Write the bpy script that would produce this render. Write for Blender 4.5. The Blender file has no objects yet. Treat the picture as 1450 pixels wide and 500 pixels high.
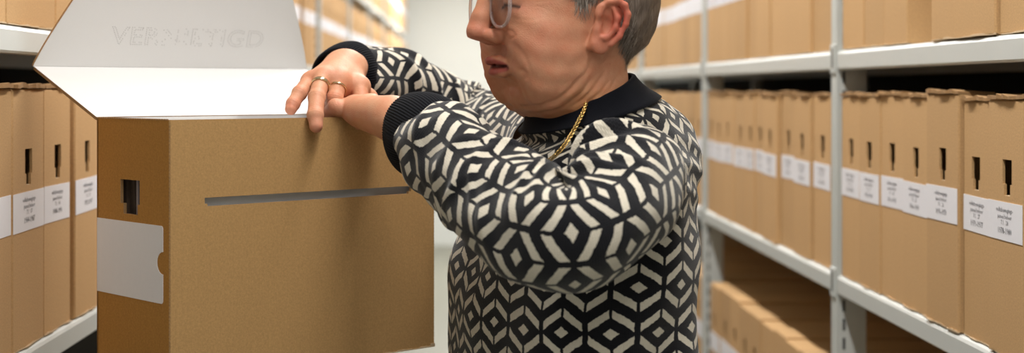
import bpy, bmesh, math, random
import numpy as np
from mathutils import Vector, Matrix

random.seed(7)
rng = np.random.default_rng(11)
S = bpy.context.scene
COL = S.collection
CZ = 1.45                     # eye height of the camera above the floor
F = 2100.0                    # focal length in pixels of the 1450 px frame
U0, V0 = 645.0, 124.0         # vanishing point of the aisle


def at(u, v, Y):
    """point of the room seen at pixel (u, v), Y metres down the aisle"""
    return Vector(((u - U0) * Y / F, Y, CZ + (V0 - v) * Y / F))


# ------------------------------------------------------------------ helpers
def tag(o, label=None, cat=None, group=None, kind=None):
    if label: o['label'] = label
    if cat: o['category'] = cat
    if group: o['group'] = group
    if kind: o['kind'] = kind
    return o


def empty(name, loc=(0, 0, 0), rotz=0.0):
    o = bpy.data.objects.new(name, None)
    o.empty_display_size = .05
    o.location = loc
    o.rotation_euler = (0, 0, rotz)
    COL.objects.link(o)
    return o


def link(name, me, mats, parent=None, smooth=False, loc=None):
    o = bpy.data.objects.new(name, me)
    for m in (mats if isinstance(mats, (list, tuple)) else [mats]):
        me.materials.append(m)
    if smooth:
        me.polygons.foreach_set('use_smooth', [True] * len(me.polygons))
    COL.objects.link(o)
    if parent is not None: o.parent = parent
    if loc is not None: o.location = loc
    return o


def bm_obj(name, bm, mats, parent=None, smooth=False, loc=None):
    bmesh.ops.recalc_face_normals(bm, faces=bm.faces)
    me = bpy.data.meshes.new(name)
    bm.to_mesh(me)
    bm.free()
    return link(name, me, mats, parent, smooth, loc)


def np_mesh(name, verts, faces):
    me = bpy.data.meshes.new(name)
    verts = np.asarray(verts, dtype=np.float32)
    faces = np.asarray(faces, dtype=np.int32)
    n, k = faces.shape
    me.vertices.add(len(verts))
    me.vertices.foreach_set('co', verts.ravel())
    me.loops.add(n * k)
    me.loops.foreach_set('vertex_index', faces.ravel())
    me.polygons.add(n)
    me.polygons.foreach_set('loop_start', np.arange(0, n * k, k, dtype=np.int32))
    me.polygons.foreach_set('loop_total', np.full(n, k, dtype=np.int32))
    me.update(calc_edges=True)
    me.validate()
    return me


def quad(bm, pts, mi=0):
    f = bm.faces.new([bm.verts.new(p) for p in pts])
    f.material_index = mi
    return f


def box(bm, lo, hi, mi=0, M=None):
    x0, y0, z0 = lo
    x1, y1, z1 = hi
    c = [(x0, y0, z0), (x1, y0, z0), (x1, y1, z0), (x0, y1, z0), (x0, y0, z1), (x1, y0, z1), (x1, y1, z1), (x0, y1, z1)]
    vs = [bm.verts.new(M @ Vector(p) if M else p) for p in c]
    for idx in ((0, 3, 2, 1), (4, 5, 6, 7), (0, 1, 5, 4), (1, 2, 6, 5), (2, 3, 7, 6), (3, 0, 4, 7)):
        f = bm.faces.new([vs[i] for i in idx])
        f.material_index = mi
    return vs


def bevbox(bm, lo, hi, r=.002, seg=2, mi=0, M=None):
    vs = box(bm, lo, hi, mi, M)
    es = {e for v in vs for e in v.link_edges}
    bmesh.ops.bevel(bm, geom=list(es), offset=r, segments=seg, affect='EDGES', profile=.5, material=mi)


def slab(bm, O, ex, ey, en, us, vs, skip, th, mi_front=0, mi_edge=0, mi_back=None):
    """sheet of thickness th on the grid us x vs in the frame (ex, ey), outside face towards en; the cells in skip are holes"""
    if mi_back is None: mi_back = mi_front
    nu, nv = len(us), len(vs)
    P = lambda i, j, d: O + ex * us[i] + ey * vs[j] - en * d
    fr = {}
    bk = {}
    for i in range(nu):
        for j in range(nv):
            fr[i, j] = bm.verts.new(P(i, j, 0))
            bk[i, j] = bm.verts.new(P(i, j, th))
    solid = lambda i, j: 0 <= i < nu - 1 and 0 <= j < nv - 1 and (i, j) not in skip
    for i in range(nu - 1):
        for j in range(nv - 1):
            if not solid(i, j): continue
            f = bm.faces.new((fr[i, j], fr[i + 1, j], fr[i + 1, j + 1], fr[i, j + 1])); f.material_index = mi_front
            f = bm.faces.new((bk[i, j], bk[i, j + 1], bk[i + 1, j + 1], bk[i + 1, j])); f.material_index = mi_back
            for (di, dj, a, b) in ((-1, 0, (i, j), (i, j + 1)), (1, 0, (i + 1, j), (i + 1, j + 1)), (0, -1, (i, j), (i + 1, j)), (0, 1, (i, j + 1), (i + 1, j + 1))):
                if not solid(i + di, j + dj):
                    f = bm.faces.new((fr[a], fr[b], bk[b], bk[a])); f.material_index = mi_edge
    for d in (fr, bk):
        for v in list(d.values()):
            if not v.link_faces: bm.verts.remove(v)


def sheet(bm, pts, nrm, th, mi_front=0, mi_edge=1, mi_back=0):
    """a flat outline (list of Vectors) given a thickness"""
    a = [bm.verts.new(p) for p in pts]
    b = [bm.verts.new(p - nrm * th) for p in pts]
    f = bm.faces.new(a); f.material_index = mi_front
    f = bm.faces.new(b[::-1]); f.material_index = mi_back
    n = len(a)
    for i in range(n):
        f = bm.faces.new((a[i], b[i], b[(i + 1) % n], a[(i + 1) % n])); f.material_index = mi_edge


# ------------------------------------------------------------------ materials
class NT:
    def __init__(s, name):
        s.m = bpy.data.materials.new(name)
        s.m.use_nodes = True
        s.t = s.m.node_tree
        s.n = s.t.nodes
        s.b = s.n['Principled BSDF']

    def new(s, typ, **kw):
        n = s.n.new(typ)
        for k, v in kw.items(): setattr(n, k, v)
        return n

    def put(s, sock, v):
        if isinstance(v, bpy.types.NodeSocket): s.t.links.new(v, sock)
        elif isinstance(v, (tuple, list)) and len(v) == 3 and sock.type == 'RGBA': sock.default_value = (*v, 1)
        else: sock.default_value = v

    def math(s, op, a, b=0.0, c=0.0):
        n = s.new('ShaderNodeMath', operation=op)
        for i, x in enumerate((a, b, c)):
            if i < len(n.inputs): s.put(n.inputs[i], x)
        return n.outputs[0]

    def mix(s, fac, a, b, blend='MIX'):
        n = s.new('ShaderNodeMix', data_type='RGBA', blend_type=blend)
        s.put(n.inputs[0], fac); s.put(n.inputs[6], a); s.put(n.inputs[7], b)
        return n.outputs[2]

    def noise(s, vec, scale, detail=3.0, rough=.5):
        n = s.new('ShaderNodeTexNoise')
        if vec is not None: s.put(n.inputs['Vector'], vec)
        n.inputs['Scale'].default_value = scale
        n.inputs['Detail'].default_value = detail
        n.inputs['Roughness'].default_value = rough
        return n.outputs['Fac']

    def mapping(s, vec, scale=(1, 1, 1), loc=(0, 0, 0)):
        n = s.new('ShaderNodeMapping')
        s.put(n.inputs['Vector'], vec)
        n.inputs['Scale'].default_value = scale
        n.inputs['Location'].default_value = loc
        return n.outputs[0]

    def ramp(s, fac, stops):
        n = s.new('ShaderNodeValToRGB')
        s.put(n.inputs[0], fac)
        e = n.color_ramp.elements
        while len(e) < len(stops): e.new(.5)
        for el, (p, c) in zip(e, stops):
            el.position = p
            el.color = (*c, 1) if len(c) == 3 else c
        return n.outputs[0]

    def bump(s, h, strength=.2, dist=.001):
        n = s.new('ShaderNodeBump')
        n.inputs['Strength'].default_value = strength
        n.inputs['Distance'].default_value = dist
        s.put(n.inputs['Height'], h)
        s.put(s.b.inputs['Normal'], n.outputs[0])

    def set(s, **kw):
        for k, v in kw.items(): s.put(s.b.inputs[k.replace('_', ' ')], v)
        return s


def srgb(r, g, b):
    f = lambda c: c / 12.92 if c <= .04045 else ((c + .055) / 1.055) ** 2.4
    return tuple(f(x / 255) for x in (r, g, b))


def obj_coord(t): return t.new('ShaderNodeTexCoord').outputs['Object']


def cardboard(name, base, corr=True, vary=.16):
    t = NT(name)
    co = obj_coord(t)
    oi = t.new('ShaderNodeObjectInfo').outputs['Random']
    n1 = t.noise(co, 900, 2, .6)
    n2 = t.noise(t.mapping(co, (1, 1, .25)), 30, 4, .6)
    n3 = t.noise(t.mapping(co, (6, 6, .15)), 90, 2, .5)
    n4 = t.noise(co, 420, 2, .7)
    dark = tuple(c * .72 for c in base)
    lite = tuple(min(1, c * 1.16) for c in base)
    c = t.mix(t.math('MULTIPLY_ADD', n1, .9, -.0), dark, lite)
    c = t.mix(t.math('MULTIPLY', n2, .42), c, tuple(x * .82 for x in base))
    c = t.mix(t.math('MULTIPLY', n3, .22), c, lite)
    f = t.math('MULTIPLY', t.math('MULTIPLY_ADD', oi, vary, 1 - vary * .5), t.math('MULTIPLY_ADD', n4, .55, .725))
    hs = t.new('ShaderNodeHueSaturation')
    t.put(hs.inputs['Value'], f)
    hs.inputs['Saturation'].default_value = 1.0
    t.put(hs.inputs['Color'], c)
    t.set(Base_Color=hs.outputs[0], Roughness=.85, Specular_IOR_Level=.2)
    h = t.math('ADD', t.math('MULTIPLY', n3, .6), t.math('MULTIPLY', n1, .5))
    t.bump(h, .25, .0006)
    return t.m


def plain(name, col, rough=.6, metal=0.0, nscale=40, namp=.08, bump=0.0, spec=.5):
    t = NT(name)
    n = t.noise(obj_coord(t), nscale, 4, .55)
    a = tuple(min(1, c * (1 + namp)) for c in col)
    b = tuple(c * (1 - namp) for c in col)
    t.set(Base_Color=t.mix(n, a, b), Roughness=rough, Metallic=metal, Specular_IOR_Level=spec)
    if bump: t.bump(n, bump, .001)
    return t.m


MAT = {}
MAT['card'] = cardboard('shelf_cardboard', srgb(204, 164, 116))
MAT['card_box'] = cardboard('carton_cardboard', srgb(188, 148, 97), vary=0)
MAT['card_spine'] = cardboard('carton_spine_cardboard', srgb(186, 132, 66), vary=0)
MAT['card_edge'] = cardboard('cardboard_cut_edge', srgb(166, 130, 90), vary=.1)
MAT['card_torn'] = cardboard('torn_cardboard', srgb(216, 190, 155), vary=.1)
MAT['white_card'] = plain('white_cardboard', srgb(219, 218, 217), .7, nscale=300, namp=.012, spec=.2)
MAT['label'] = plain('label_paper', srgb(236, 235, 240), .65, nscale=120, namp=.015, spec=.2)
MAT['label_grey'] = plain('label_sleeve_paper', srgb(236, 230, 230), .6, nscale=160, namp=.02, spec=.25)
MAT['ink'] = plain('label_ink', srgb(96, 94, 98), .7, spec=.1)
MAT['steel'] = plain('shelf_enamel', srgb(208, 211, 208), .38, nscale=15, namp=.02)
MAT['steel_post'] = plain('upright_enamel', srgb(196, 200, 197), .42, nscale=15, namp=.02)
MAT['steel_dark'] = plain('slot_dark', (.015, .015, .017), .7)
MAT['gap_shade'] = plain('shelf_gap_shade', (.012, .011, .010), .9)  # near black, stands in for the shade deep between the shelves
MAT['dimple'] = plain('perforation', srgb(150, 148, 146), .9)
MAT['gold'] = plain('gold', srgb(222, 190, 122), .24, 1.0, nscale=200, namp=.05)
MAT['silver'] = plain('pale_gold', srgb(222, 200, 160), .22, 1.0, nscale=200, namp=.05)
MAT['wall'] = plain('wall_paint', srgb(226, 228, 224), .8, nscale=3, namp=.02)
MAT['floor'] = plain('floor_vinyl', srgb(140, 139, 126), .45, nscale=25, namp=.05)
MAT['ceil'] = plain('ceiling_paint', srgb(235, 235, 232), .85, nscale=3, namp=.02)
MAT['paper'] = plain('folder_paper', srgb(150, 124, 98), .8, nscale=80, namp=.08)
MAT['paper_b'] = plain('folder_paper_dark', srgb(92, 74, 60), .8, nscale=80, namp=.08)
MAT['paper_c'] = plain('folder_paper_light', srgb(150, 138, 138), .8, nscale=80, namp=.05)
MAT['trouser'] = plain('dark_trousers', srgb(38, 40, 50), .85, nscale=300, namp=.15, bump=.2)
MAT['shoe'] = plain('black_leather', srgb(28, 27, 28), .45, nscale=100, namp=.1)
MAT['lamp'] = NT('lamp_diffuser').set(Base_Color=(.9, .9, .9), Emission_Color=(1, .97, .92), Emission_Strength=6.0).m


# ------------------------------------------------------------------ camera, light, view
cam_d = bpy.data.cameras.new('camera')
cam_d.sensor_width = 36
cam_d.lens = F / 1450 * 36
cam_d.shift_x = (725 - U0) / 1450
cam_d.shift_y = -(250 - V0) / 1450
cam_d.clip_start = .05
cam_d.dof.use_dof = True
cam_d.dof.focus_distance = 1.70
cam_d.dof.aperture_fstop = 4.0
cam = bpy.data.objects.new('camera', cam_d)
cam.location = (0, 0, CZ)
cam.rotation_euler = (math.pi / 2, 0, 0)
COL.objects.link(cam)
S.camera = cam
S.view_settings.view_transform = 'Standard'
S.view_settings.look = 'None'
S.view_settings.exposure = -0.04
S.view_settings.gamma = 1
S.view_settings.use_curve_mapping = False

wld = bpy.data.worlds.new('room_ambient')
S.world = wld
wld.use_nodes = True
wld.node_tree.nodes['Background'].inputs[0].default_value = (1, .95, .88, 1)
wld.node_tree.nodes['Background'].inputs[1].default_value = .12


def area(name, loc, size, power, rot=(0, 0, 0), col=(1, .975, .94)):
    d = bpy.data.lights.new(name, 'AREA')
    d.shape = 'RECTANGLE'
    d.size, d.size_y = size
    d.energy = power
    d.color = col
    o = bpy.data.objects.new(name, d)
    o.location = loc
    o.rotation_euler = rot
    COL.objects.link(o)
    return o

# ------------------------------------------------------------------ the room
CEIL = 2.75
YB, YF = -1.6, 13.6
XL, XR = -1.75, 1.75


def struct(name, lo, hi, mat):
    bm = bmesh.new()
    box(bm, lo, hi)
    o = bm_obj(name, bm, mat)
    o['kind'] = 'structure'
    return o


struct('floor', (XL, YB, -.1), (XR, YF, 0), MAT['floor'])
struct('ceiling', (XL, YB, CEIL), (XR, YF, CEIL + .1), MAT['ceil'])
struct('wall_back', (XL, YF, 0), (XR, YF + .1, CEIL), MAT['wall'])
struct('wall_left', (XL - .1, YB, 0), (XL, YF, CEIL), MAT['wall'])
struct('wall_right', (XR, YB, 0), (XR + .1, YF, CEIL), MAT['wall'])
struct('wall_front', (XL, YB - .1, 0), (XR, YB, CEIL), MAT['wall'])

# ceiling strip lamps over the aisle
LAMPX = .20
for k, (y, e) in enumerate(((-.55, 12), (1.35, 25), (3.1, 22), (4.9, 22), (6.8, 28), (8.8, 44), (11.4, 90))):
    t = empty('ceiling_lamp', (LAMPX, y, CEIL - .08))
    tag(t, 'white strip lamp under the ceiling, %s along the aisle from the near end' % ('first', 'second', 'third', 'fourth', 'fifth', 'sixth', 'seventh')[k], 'lamp', 'strip lamps above the aisle')
    bm = bmesh.new(); bevbox(bm, (-.09, -.80, .03), (.09, .80, .08), .006)
    bm_obj('housing', bm, MAT['steel'], t)
    bm = bmesh.new(); bevbox(bm, (-.06, -.78, .012), (.06, .78, .029), .006)
    bm_obj('diffuser', bm, MAT['lamp'], t)
    area('lamp_light', (LAMPX, y, CEIL - .085), (.08, 1.6), e)

# ------------------------------------------------------------------ shelving
RX = .681                      # front plane of the shelving behind the woman
BAY = 1.4146
R_SH = [.0656, -.3355, -.8437]   # shelf tops relative to the camera height
H_BOX = .3190
L_SH = [.478, .0765, -.332]
LK, LT = -.5595, 20 / F        # front plane of the shelving behind the carton: x = LK + LT*y
lx = lambda y: LK + LT * y
DEPTH = .42


def beam_profile(bm, x0, x1, y0, y1, ztop, sgn):
    """shelf board with a rolled front beam; sgn=+1 when the aisle is towards -x"""
    hb = .034
    # plate
    box(bm, (min(x0 + sgn * .012, x1), y0, ztop - .004), (max(x0 + sgn * .012, x1), y1, ztop - .0005))
    # front beam with rounded nose
    prof = [(0.000, -.006), (.002, -.002), (.006, 0), (.016, 0), (.016, -.004), (.005, -.006), (.005, -hb + .004), (.022, -hb + .004), (.022, -hb), (.004, -hb), (.0005, -hb + .003)]
    a = [bm.verts.new((x0 + sgn * p[0], y0, ztop + p[1])) for p in prof]
    b = [bm.verts.new((x0 + sgn * p[0], y1, ztop + p[1])) for p in prof]
    n = len(prof)
    for i in range(n):
        bm.faces.new((a[i], a[(i + 1) % n], b[(i + 1) % n], b[i]))
    bm.faces.new(a[::-1]); bm.faces.new(b)
    # rear lip
    xb = x1 - sgn * .003
    box(bm, (min(xb, x1), y0, ztop - hb), (max(xb, x1), y1, ztop - .004))


def upright(name, parent, x, y, sgn, z0, z1, shelves, side=True):
    """slotted angle post: flange along the aisle, flange into the shelving, dark slots, connector plates"""
    bm = bmesh.new()
    w = .040
    xa, xb = (x, x + .0022) if sgn > 0 else (x - .0022, x)
    bevbox(bm, (xa, y, z0), (xb, y + w, z1), .0008, 1)
    xa, xb = (x + .0022, x + .052) if sgn > 0 else (x - .052, x - .0022)
    box(bm, (xa, y, z0), (xb, y + .0022, z1))
    # slot rows punched in the inner flange
    zz = z0 + .03
    xs = x + sgn * .0125
    while zz < z1 - .05:
        box(bm, (xs - .0022, y - .0006, zz), (xs + .0022, y + .0005, zz + .021), 1)
        zz += .034
    for zs in shelves:
        lo, hi = (x - .0035, x) if sgn > 0 else (x, x + .0035)
        bevbox(bm, (lo, y + .004, zs - .040), (hi, y + .036, zs + .012), .001, 1)
        e = (x - .0041, x - .0034) if sgn > 0 else (x + .0034, x + .0041)
        box(bm, (e[0], y + .016, zs - .030), (e[1], y + .023, zs + .004), 1)
    return bm_obj(name, bm, [MAT['steel_post'], MAT['steel_dark']], parent)


def shelving(label, sgn, posts, shelf_tops, group, xf):
    t = empty('shelving_unit', (xf(posts[0]), posts[0], 0))
    tag(t, label, 'shelving', group)
    R = t.location.copy()
    for i, y in enumerate(posts):
        o = upright('upright', t, 0, 0, sgn, 0, 2.2, [CZ + z for z in shelf_tops])
        o.location = Vector((xf(y), y, 0)) - R
        bm = bmesh.new()
        xb = sgn * DEPTH
        box(bm, (min(xb, xb + sgn * .03), 0, 0), (max(xb, xb + sgn * .03), .04, 2.2))
        r = bm_obj('rear_post', bm, MAT['steel_post'], t)
        r.location = o.location
    for i in range(len(posts) - 1):
        y0, y1 = posts[i] + .041, posts[i + 1] - .001
        for z in shelf_tops:
            bm = bmesh.new()
            beam_profile(bm, 0, sgn * DEPTH, 0, y1 - y0, 0, sgn)
            o = bm_obj('shelf', bm, MAT['steel'], t)
            x = xf(y0)
            o.location = Vector((x, y0, CZ + z)) - R
            o.rotation_euler = (0, 0, -math.atan2(xf(y1) - x, y1 - y0))
    # near-black rear sheet, added to paint the shade in the gaps of the open-backed shelving
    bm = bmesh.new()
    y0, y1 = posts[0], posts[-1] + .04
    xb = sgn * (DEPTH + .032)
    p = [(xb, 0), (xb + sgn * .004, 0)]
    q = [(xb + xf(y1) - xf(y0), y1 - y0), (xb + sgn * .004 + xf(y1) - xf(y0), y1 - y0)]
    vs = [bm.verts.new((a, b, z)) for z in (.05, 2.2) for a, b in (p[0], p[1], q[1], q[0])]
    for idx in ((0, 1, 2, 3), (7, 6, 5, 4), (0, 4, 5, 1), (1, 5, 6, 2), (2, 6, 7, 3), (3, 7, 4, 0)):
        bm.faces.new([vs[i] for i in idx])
    bm_obj('gap_shade_sheet', bm, MAT['gap_shade'], t)
    return t


R_POSTS = [2.6477 + BAY * k for k in range(-1, 7)]
L_POSTS = [9.79 + BAY * k for k in range(-6, 3)]
shelving('pale grey steel shelving full of brown archive boxes behind the woman', 1, R_POSTS, R_SH + [.467], None, lambda y: RX)
shelving('pale grey steel shelving running to the far wall behind the opened carton', -1, L_POSTS, L_SH + [.88], None, lx)


# ------------------------------------------------------------------ archive boxes
def text_mesh(lines, bm, place, mi):
    """lines: (string, size, height on the label); place(x, y) -> point on the label"""
    dg = None
    for s, size, yy in lines:
        cu = bpy.data.curves.new('lettering', 'FONT')
        cu.body = s
        cu.size = size
        cu.align_x = 'CENTER'
        cu.resolution_u = 1
        to = bpy.data.objects.new('lettering', cu)
        COL.objects.link(to)
        bpy.context.view_layer.update()
        me = to.to_mesh()
        vs = [bm.verts.new(place(v.co.x, v.co.y + yy)) for v in me.vertices]
        for p in me.polygons:
            try:
                f = bm.faces.new([vs[i] for i in p.vertices])
                f.material_index = mi
            except ValueError:
                pass
        to.to_mesh_clear()
        bpy.data.objects.remove(to)
        bpy.data.curves.remove(cu)


def carton_bm(w, h, d, hole=True, seed=0):
    """box on its shelf: front at x=0 looking to -x, width along y, hole in the spine"""
    r = random.Random(seed)
    bm = bmesh.new()
    c = .0022
    hy = w * .5 + r.uniform(-.006, .006)
    hw = .0142 + r.uniform(-.0010, .0018)
    z1 = h * .768; zm = h * .672; z0 = h * .628
    ys = [c, hy - hw, hy - hw * .66, hy + hw * .66, hy + hw, w - c]
    zs = [c, z0, zm, z1, h - c]
    V = {}
    for i, y in enumerate(ys):
        for j, z in enumerate(zs):
            V[i, j] = bm.verts.new((0, y, z))
    for i in range(5):
        for j in range(4):
            if hole and ((j == 2 and 1 <= i <= 3) or (j == 1 and i == 2)): continue
            bm.faces.new((V[i, j], V[i, j + 1], V[i + 1, j + 1], V[i + 1, j]))
    if hole:
        rim = [e for e in bm.edges if e.is_boundary and not any((k[0] in (0, 5) or k[1] in (0, 4)) for k in [next(kk for kk, vv in V.items() if vv is v) for v in e.verts])]
        g = bmesh.ops.extrude_edge_only(bm, edges=rim)
        nv = [x for x in g['geom'] if isinstance(x, bmesh.types.BMVert)]
        bmesh.ops.translate(bm, verts=nv, vec=(.0035, 0, 0))
    # chamfered rim + sides
    rim0 = [(0, c, c), (0, w - c, c), (0, w - c, h - c), (0, c, h - c)]
    rim1 = [(c, 0, 0), (c, w, 0), (c, w, h), (c, 0, h)]
    back = [(d, 0, 0), (d, w, 0), (d, w, h), (d, 0, h)]
    for A, B in ((rim0, rim1), (rim1, back)):
        for i in range(4):
            j = (i + 1) % 4
            quad(bm, (A[i], A[j], B[j], B[i]))
    quad(bm, back)
    bmesh.ops.remove_doubles(bm, verts=bm.verts, dist=1e-5)
    return bm, hy, hw, z0, zm, z1


def ragged_bm(w, seed, x0, x1, z, th, amp, n=14):
    """crumpled layered cardboard edge along the width"""
    r = random.Random(seed)
    bm = bmesh.new()
    rows = []
    ph = r.uniform(0, 6)
    for i in range(n + 1):
        y = w * i / n
        e = amp * (.5 * math.sin(i * .55 + ph) + r.uniform(-.5, .5))
        up = abs(amp * (.7 * math.sin(i * .42 + ph * 2) + .5 * r.uniform(-1, 1)))
        a = bm.verts.new((x0 + e, y, z + up * .3))
        b = bm.verts.new((x0 + e, y, z + th + up))
        c = bm.verts.new((x1, y, z + th * .8))
        d = bm.verts.new((x1, y, z))
        rows.append((a, b, c, d))
    for p, q in zip(rows, rows[1:]):
        for k in range(4):
            bm.faces.new((p[k], q[k], q[(k + 1) % 4], p[(k + 1) % 4]))
    bm.faces.new(rows[0]); bm.faces.new(rows[-1][::-1])
    return bm


def label_bm(w, y0, y1, z0, z1, lines=None, tilt=0.0):
    bm = bmesh.new()
    box(bm, (-.0007, y0, z0), (-.0001, y1, z1), 0)
    if lines:
        yc = (y0 + y1) / 2
        # reading direction: seen from the aisle (-x side) left is +y
        text_mesh(lines, bm, lambda X, Y: (-.0010, yc - X, z1 + Y), 1)
    if tilt:
        bmesh.ops.rotate(bm, cent=(0, (y0 + y1) / 2, (z0 + z1) / 2), matrix=Matrix.Rotation(tilt, 3, 'X'), verts=bm.verts)
    return bm


TEXT = lambda yrs, nr: [('volksbewegings-', .0086, -.0126), ('paneel beheer', .0082, -.0207), ('7.1.  %d' % nr, .0082, -.0284), (yrs, .0108, -.0394)]
box_no = [0]


def archive_box(side, y0, y1, z, label, group, yrs=None, fine=True, dx=0.0, h=H_BOX, nr=20, labelled=True, hole=True, cat='archive box'):
    """one box standing on a shelf between y0 and y1; z = shelf top relative to the camera"""
    box_no[0] += 1
    sd = box_no[0]
    w = y1 - y0 - .0012
    if side == 'R':
        t = empty('archive_box', (RX + .005 + dx, y0, CZ + z + .0012), 0)
    else:
        t = empty('archive_box', (lx(y1) - .005 - dx, y1, CZ + z + .0012), math.pi - math.atan(LT))
    tag(t, label, cat, group)
    bm, hy, hw, z0, zm, z1 = carton_bm(w, h, .31, hole, sd)
    bm_obj('carton', bm, MAT['card'], t)
    if fine:
        bm_obj('lid_edge', ragged_bm(w, sd, -.003, .05, h + .0005, .0035, .004), MAT['card_edge'], t)
        bm_obj('torn_edge', ragged_bm(w * .98, sd + 50, -.0012, .006, .0, .0012, .0022), MAT['card_torn'], t)
        if hole:
            r = random.Random(sd)
            bm = bmesh.new()
            for k in range(3):
                yy = hy - hw * .7 + k * hw * .62 + r.uniform(-.0015, .0015)
                x = .006 + .004 * k + r.uniform(0, .004)
                box(bm, (x, yy, z0 - .012), (x + .0018, yy + .0030, z1 + .004 - r.uniform(0, .014)), 0)
            bm_obj('hole_tab', bm, MAT['paper_b'], t)
            bm = bmesh.new()
            box(bm, (.0004, hy - hw * .5, z0 - .0012), (.0050, hy + hw * .5, z0 + .0002))
            bm_obj('cut_edge', bm, MAT['card_torn'], t)
    if labelled:
        r = random.Random(sd * 3)
        a, b = .0012, w - .0012
        if yrs and r.random() < .6: a += r.uniform(0, .006)
        o = bm_obj('paper_label', label_bm(w, a, b, h * .452, h * .602, TEXT(yrs, nr) if yrs else None, r.uniform(-.012, .012)), [MAT['label'], MAT['ink']], t)
    return t


def copy_tree(o, loc, scale, label, group):
    c = o.copy(); COL.objects.link(c)
    c.location = loc; c.scale = scale
    c['label'] = label
    if group: c['group'] = group
    for ch in o.children:
        d = ch.copy(); COL.objects.link(d); d.parent = c
    return c


yR = lambda u: (RX + .005) * F / (u - U0)
yL = lambda u: (.005 - LK) * F / (665 - u)
ORD = ['first', 'second', 'third', 'fourth', 'fifth', 'sixth', 'seventh', 'eighth', 'ninth', 'tenth', 'eleventh', 'twelfth', 'thirteenth', 'fourteenth', 'fifteenth']

# shelf at waist height behind the woman, bay nearest the camera
edges = [1455, 1403.5, 1360, 1314.5, 1278, 1246, 1217, 1191]
yrs = ['1978-1980', '1971-1977', '1970-1973', '1966-1969', '1961-1965', '1956-1960', '1950-1955']
for i in range(7):
    archive_box('R', yR(edges[i]) + (.004 if i == 1 else 0), yR(edges[i + 1]) - (.006 if i == 1 else 0), R_SH[1],
                'brown archive box with white label dated %s, in the near bay behind the woman' % yrs[i], 'labelled archive boxes in the near bay', yrs[i], nr=28 - i,
                dx=(-.004, .002, -.003, 0, .002, 0, .001)[i], h=H_BOX + (.0, -.003, .006, 0, .002, -.001, 0)[i])
# same shelf, second bay
edges = [1173, 1147, 1122, 1101, 1081.5, 1067.5, 1055, 1038, 1024, 1011.5, 1001]
for i in range(len(edges) - 1):
    a, b = yR(edges[i]), yR(edges[i + 1])
    if i in (0, 1, 2, 5): b -= .012
    archive_box('R', a, b, R_SH[1], 'brown archive box on the middle shelf of the second bay, %s past its upright' % ORD[i], 'archive boxes on the middle shelf of the second bay',
                ('1946-1949', '1940-1945', '1935-1939', '1931-1934', '1928-1930', '1925-1927', '1920-1924', '1915-1919', '1910-1914', '1905-1909')[i], nr=20 - i,
                dx=(.004, 0, .006, -.002, .003, 0, .002, 0, 0, .002)[i], h=H_BOX + random.uniform(-.004, .004))
# top row behind the woman, near bay: three boxes, a gap, then two broad ones
for i, (ua, ub, dx) in enumerate(((1284, 1251, .0), (1250, 1222.5, .002), (1221.5, 1192, .001))):
    archive_box('R', yR(ua), yR(ub), R_SH[0], 'brown archive box on the top shelf beyond the gap, %s from the gap' % ORD[i], 'archive boxes on the top shelf of the near bay', '1930-1933', dx=dx)
archive_box('R', yR(1413), yR(1322), R_SH[0], 'broad brown archive box with scuffed bottom edge, beside the gap on the top shelf', 'broad boxes on the top shelf', dx=-.004, hole=False, labelled=False)
archive_box('R', yR(1535), yR(1414), R_SH[0], 'broad brown archive box on the top shelf, nearest the camera', 'broad boxes on the top shelf', dx=.001, hole=False, labelled=False)
# top row, second bay
edges = [1173, 1147, 1110, 1089, 1070, 1056, 1043, 1031, 1020, 1010, 1001.5]
for i in range(len(edges) - 1):
    archive_box('R', yR(edges[i]), yR(edges[i + 1]) - (.006 if i in (1, 2) else 0), R_SH[0], 'brown archive box on the top shelf of the second bay, %s past its upright' % ORD[i], 'archive boxes on the top shelf of the second bay',
                '1900-1904', dx=(.006, .0, .003, 0, .006, 0, 0, 0, 0, 0)[i], hole=i > 3, h=H_BOX + .004)
# third bay and the knee-high rows: the same kind of box, copied
proto = archive_box('R', R_POSTS[2] + .05, R_POSTS[2] + .182, R_SH[1], 'brown archive box on the middle shelf of the third bay, first past its upright', 'archive boxes in the third bay', dx=.002, fine=False)


def run(y0, y1, z, fmt, group, n0=0, skip_first=False, lab='third'):
    y = y0
    k = n0
    while y + .133 < y1:
        s = random.uniform(.94, 1.02)
        if not (skip_first and k == n0):
            copy_tree(proto, (RX + .005 + random.uniform(-.001, .004), y, CZ + z + .0012), (1, s, random.uniform(.985, 1.01)), fmt % ORD[min(k, 14)], group)
        y += .1315 * s + .0008
        k += 1


run(R_POSTS[2] + .05 + .1335, R_POSTS[3], R_SH[1], 'brown archive box on the middle shelf of the third bay, %s past its upright', 'archive boxes in the third bay', 1)
run(R_POSTS[2] + .05, R_POSTS[3], R_SH[0], 'brown archive box on the top shelf of the third bay, %s past its upright', 'archive boxes on the top shelf of the third bay')
run(R_POSTS[3] + .05, R_POSTS[4], R_SH[0], 'brown archive box on the top shelf of the fourth bay, %s past its upright', 'archive boxes on the top shelf of the fourth bay')
run(R_POSTS[3] + .05, R_POSTS[4], R_SH[1], 'brown archive box on the middle shelf of the fourth bay, %s past its upright', 'archive boxes on the middle shelf of the fourth bay')
run(R_POSTS[0] + .45, R_POSTS[1], R_SH[2], 'brown archive box on the lowest shelf of the near bay, %s from the camera', 'archive boxes on the lowest shelf of the near bay')
run(R_POSTS[1] + .05, R_POSTS[2], R_SH[2], 'brown archive box on the lowest shelf of the second bay, %s past its upright', 'archive boxes on the lowest shelf of the second bay')
run(R_POSTS[2] + .05, R_POSTS[3], R_SH[2], 'brown archive box on the lowest shelf of the third bay, %s past its upright', 'archive boxes on the lowest shelf of the third bay')

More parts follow.
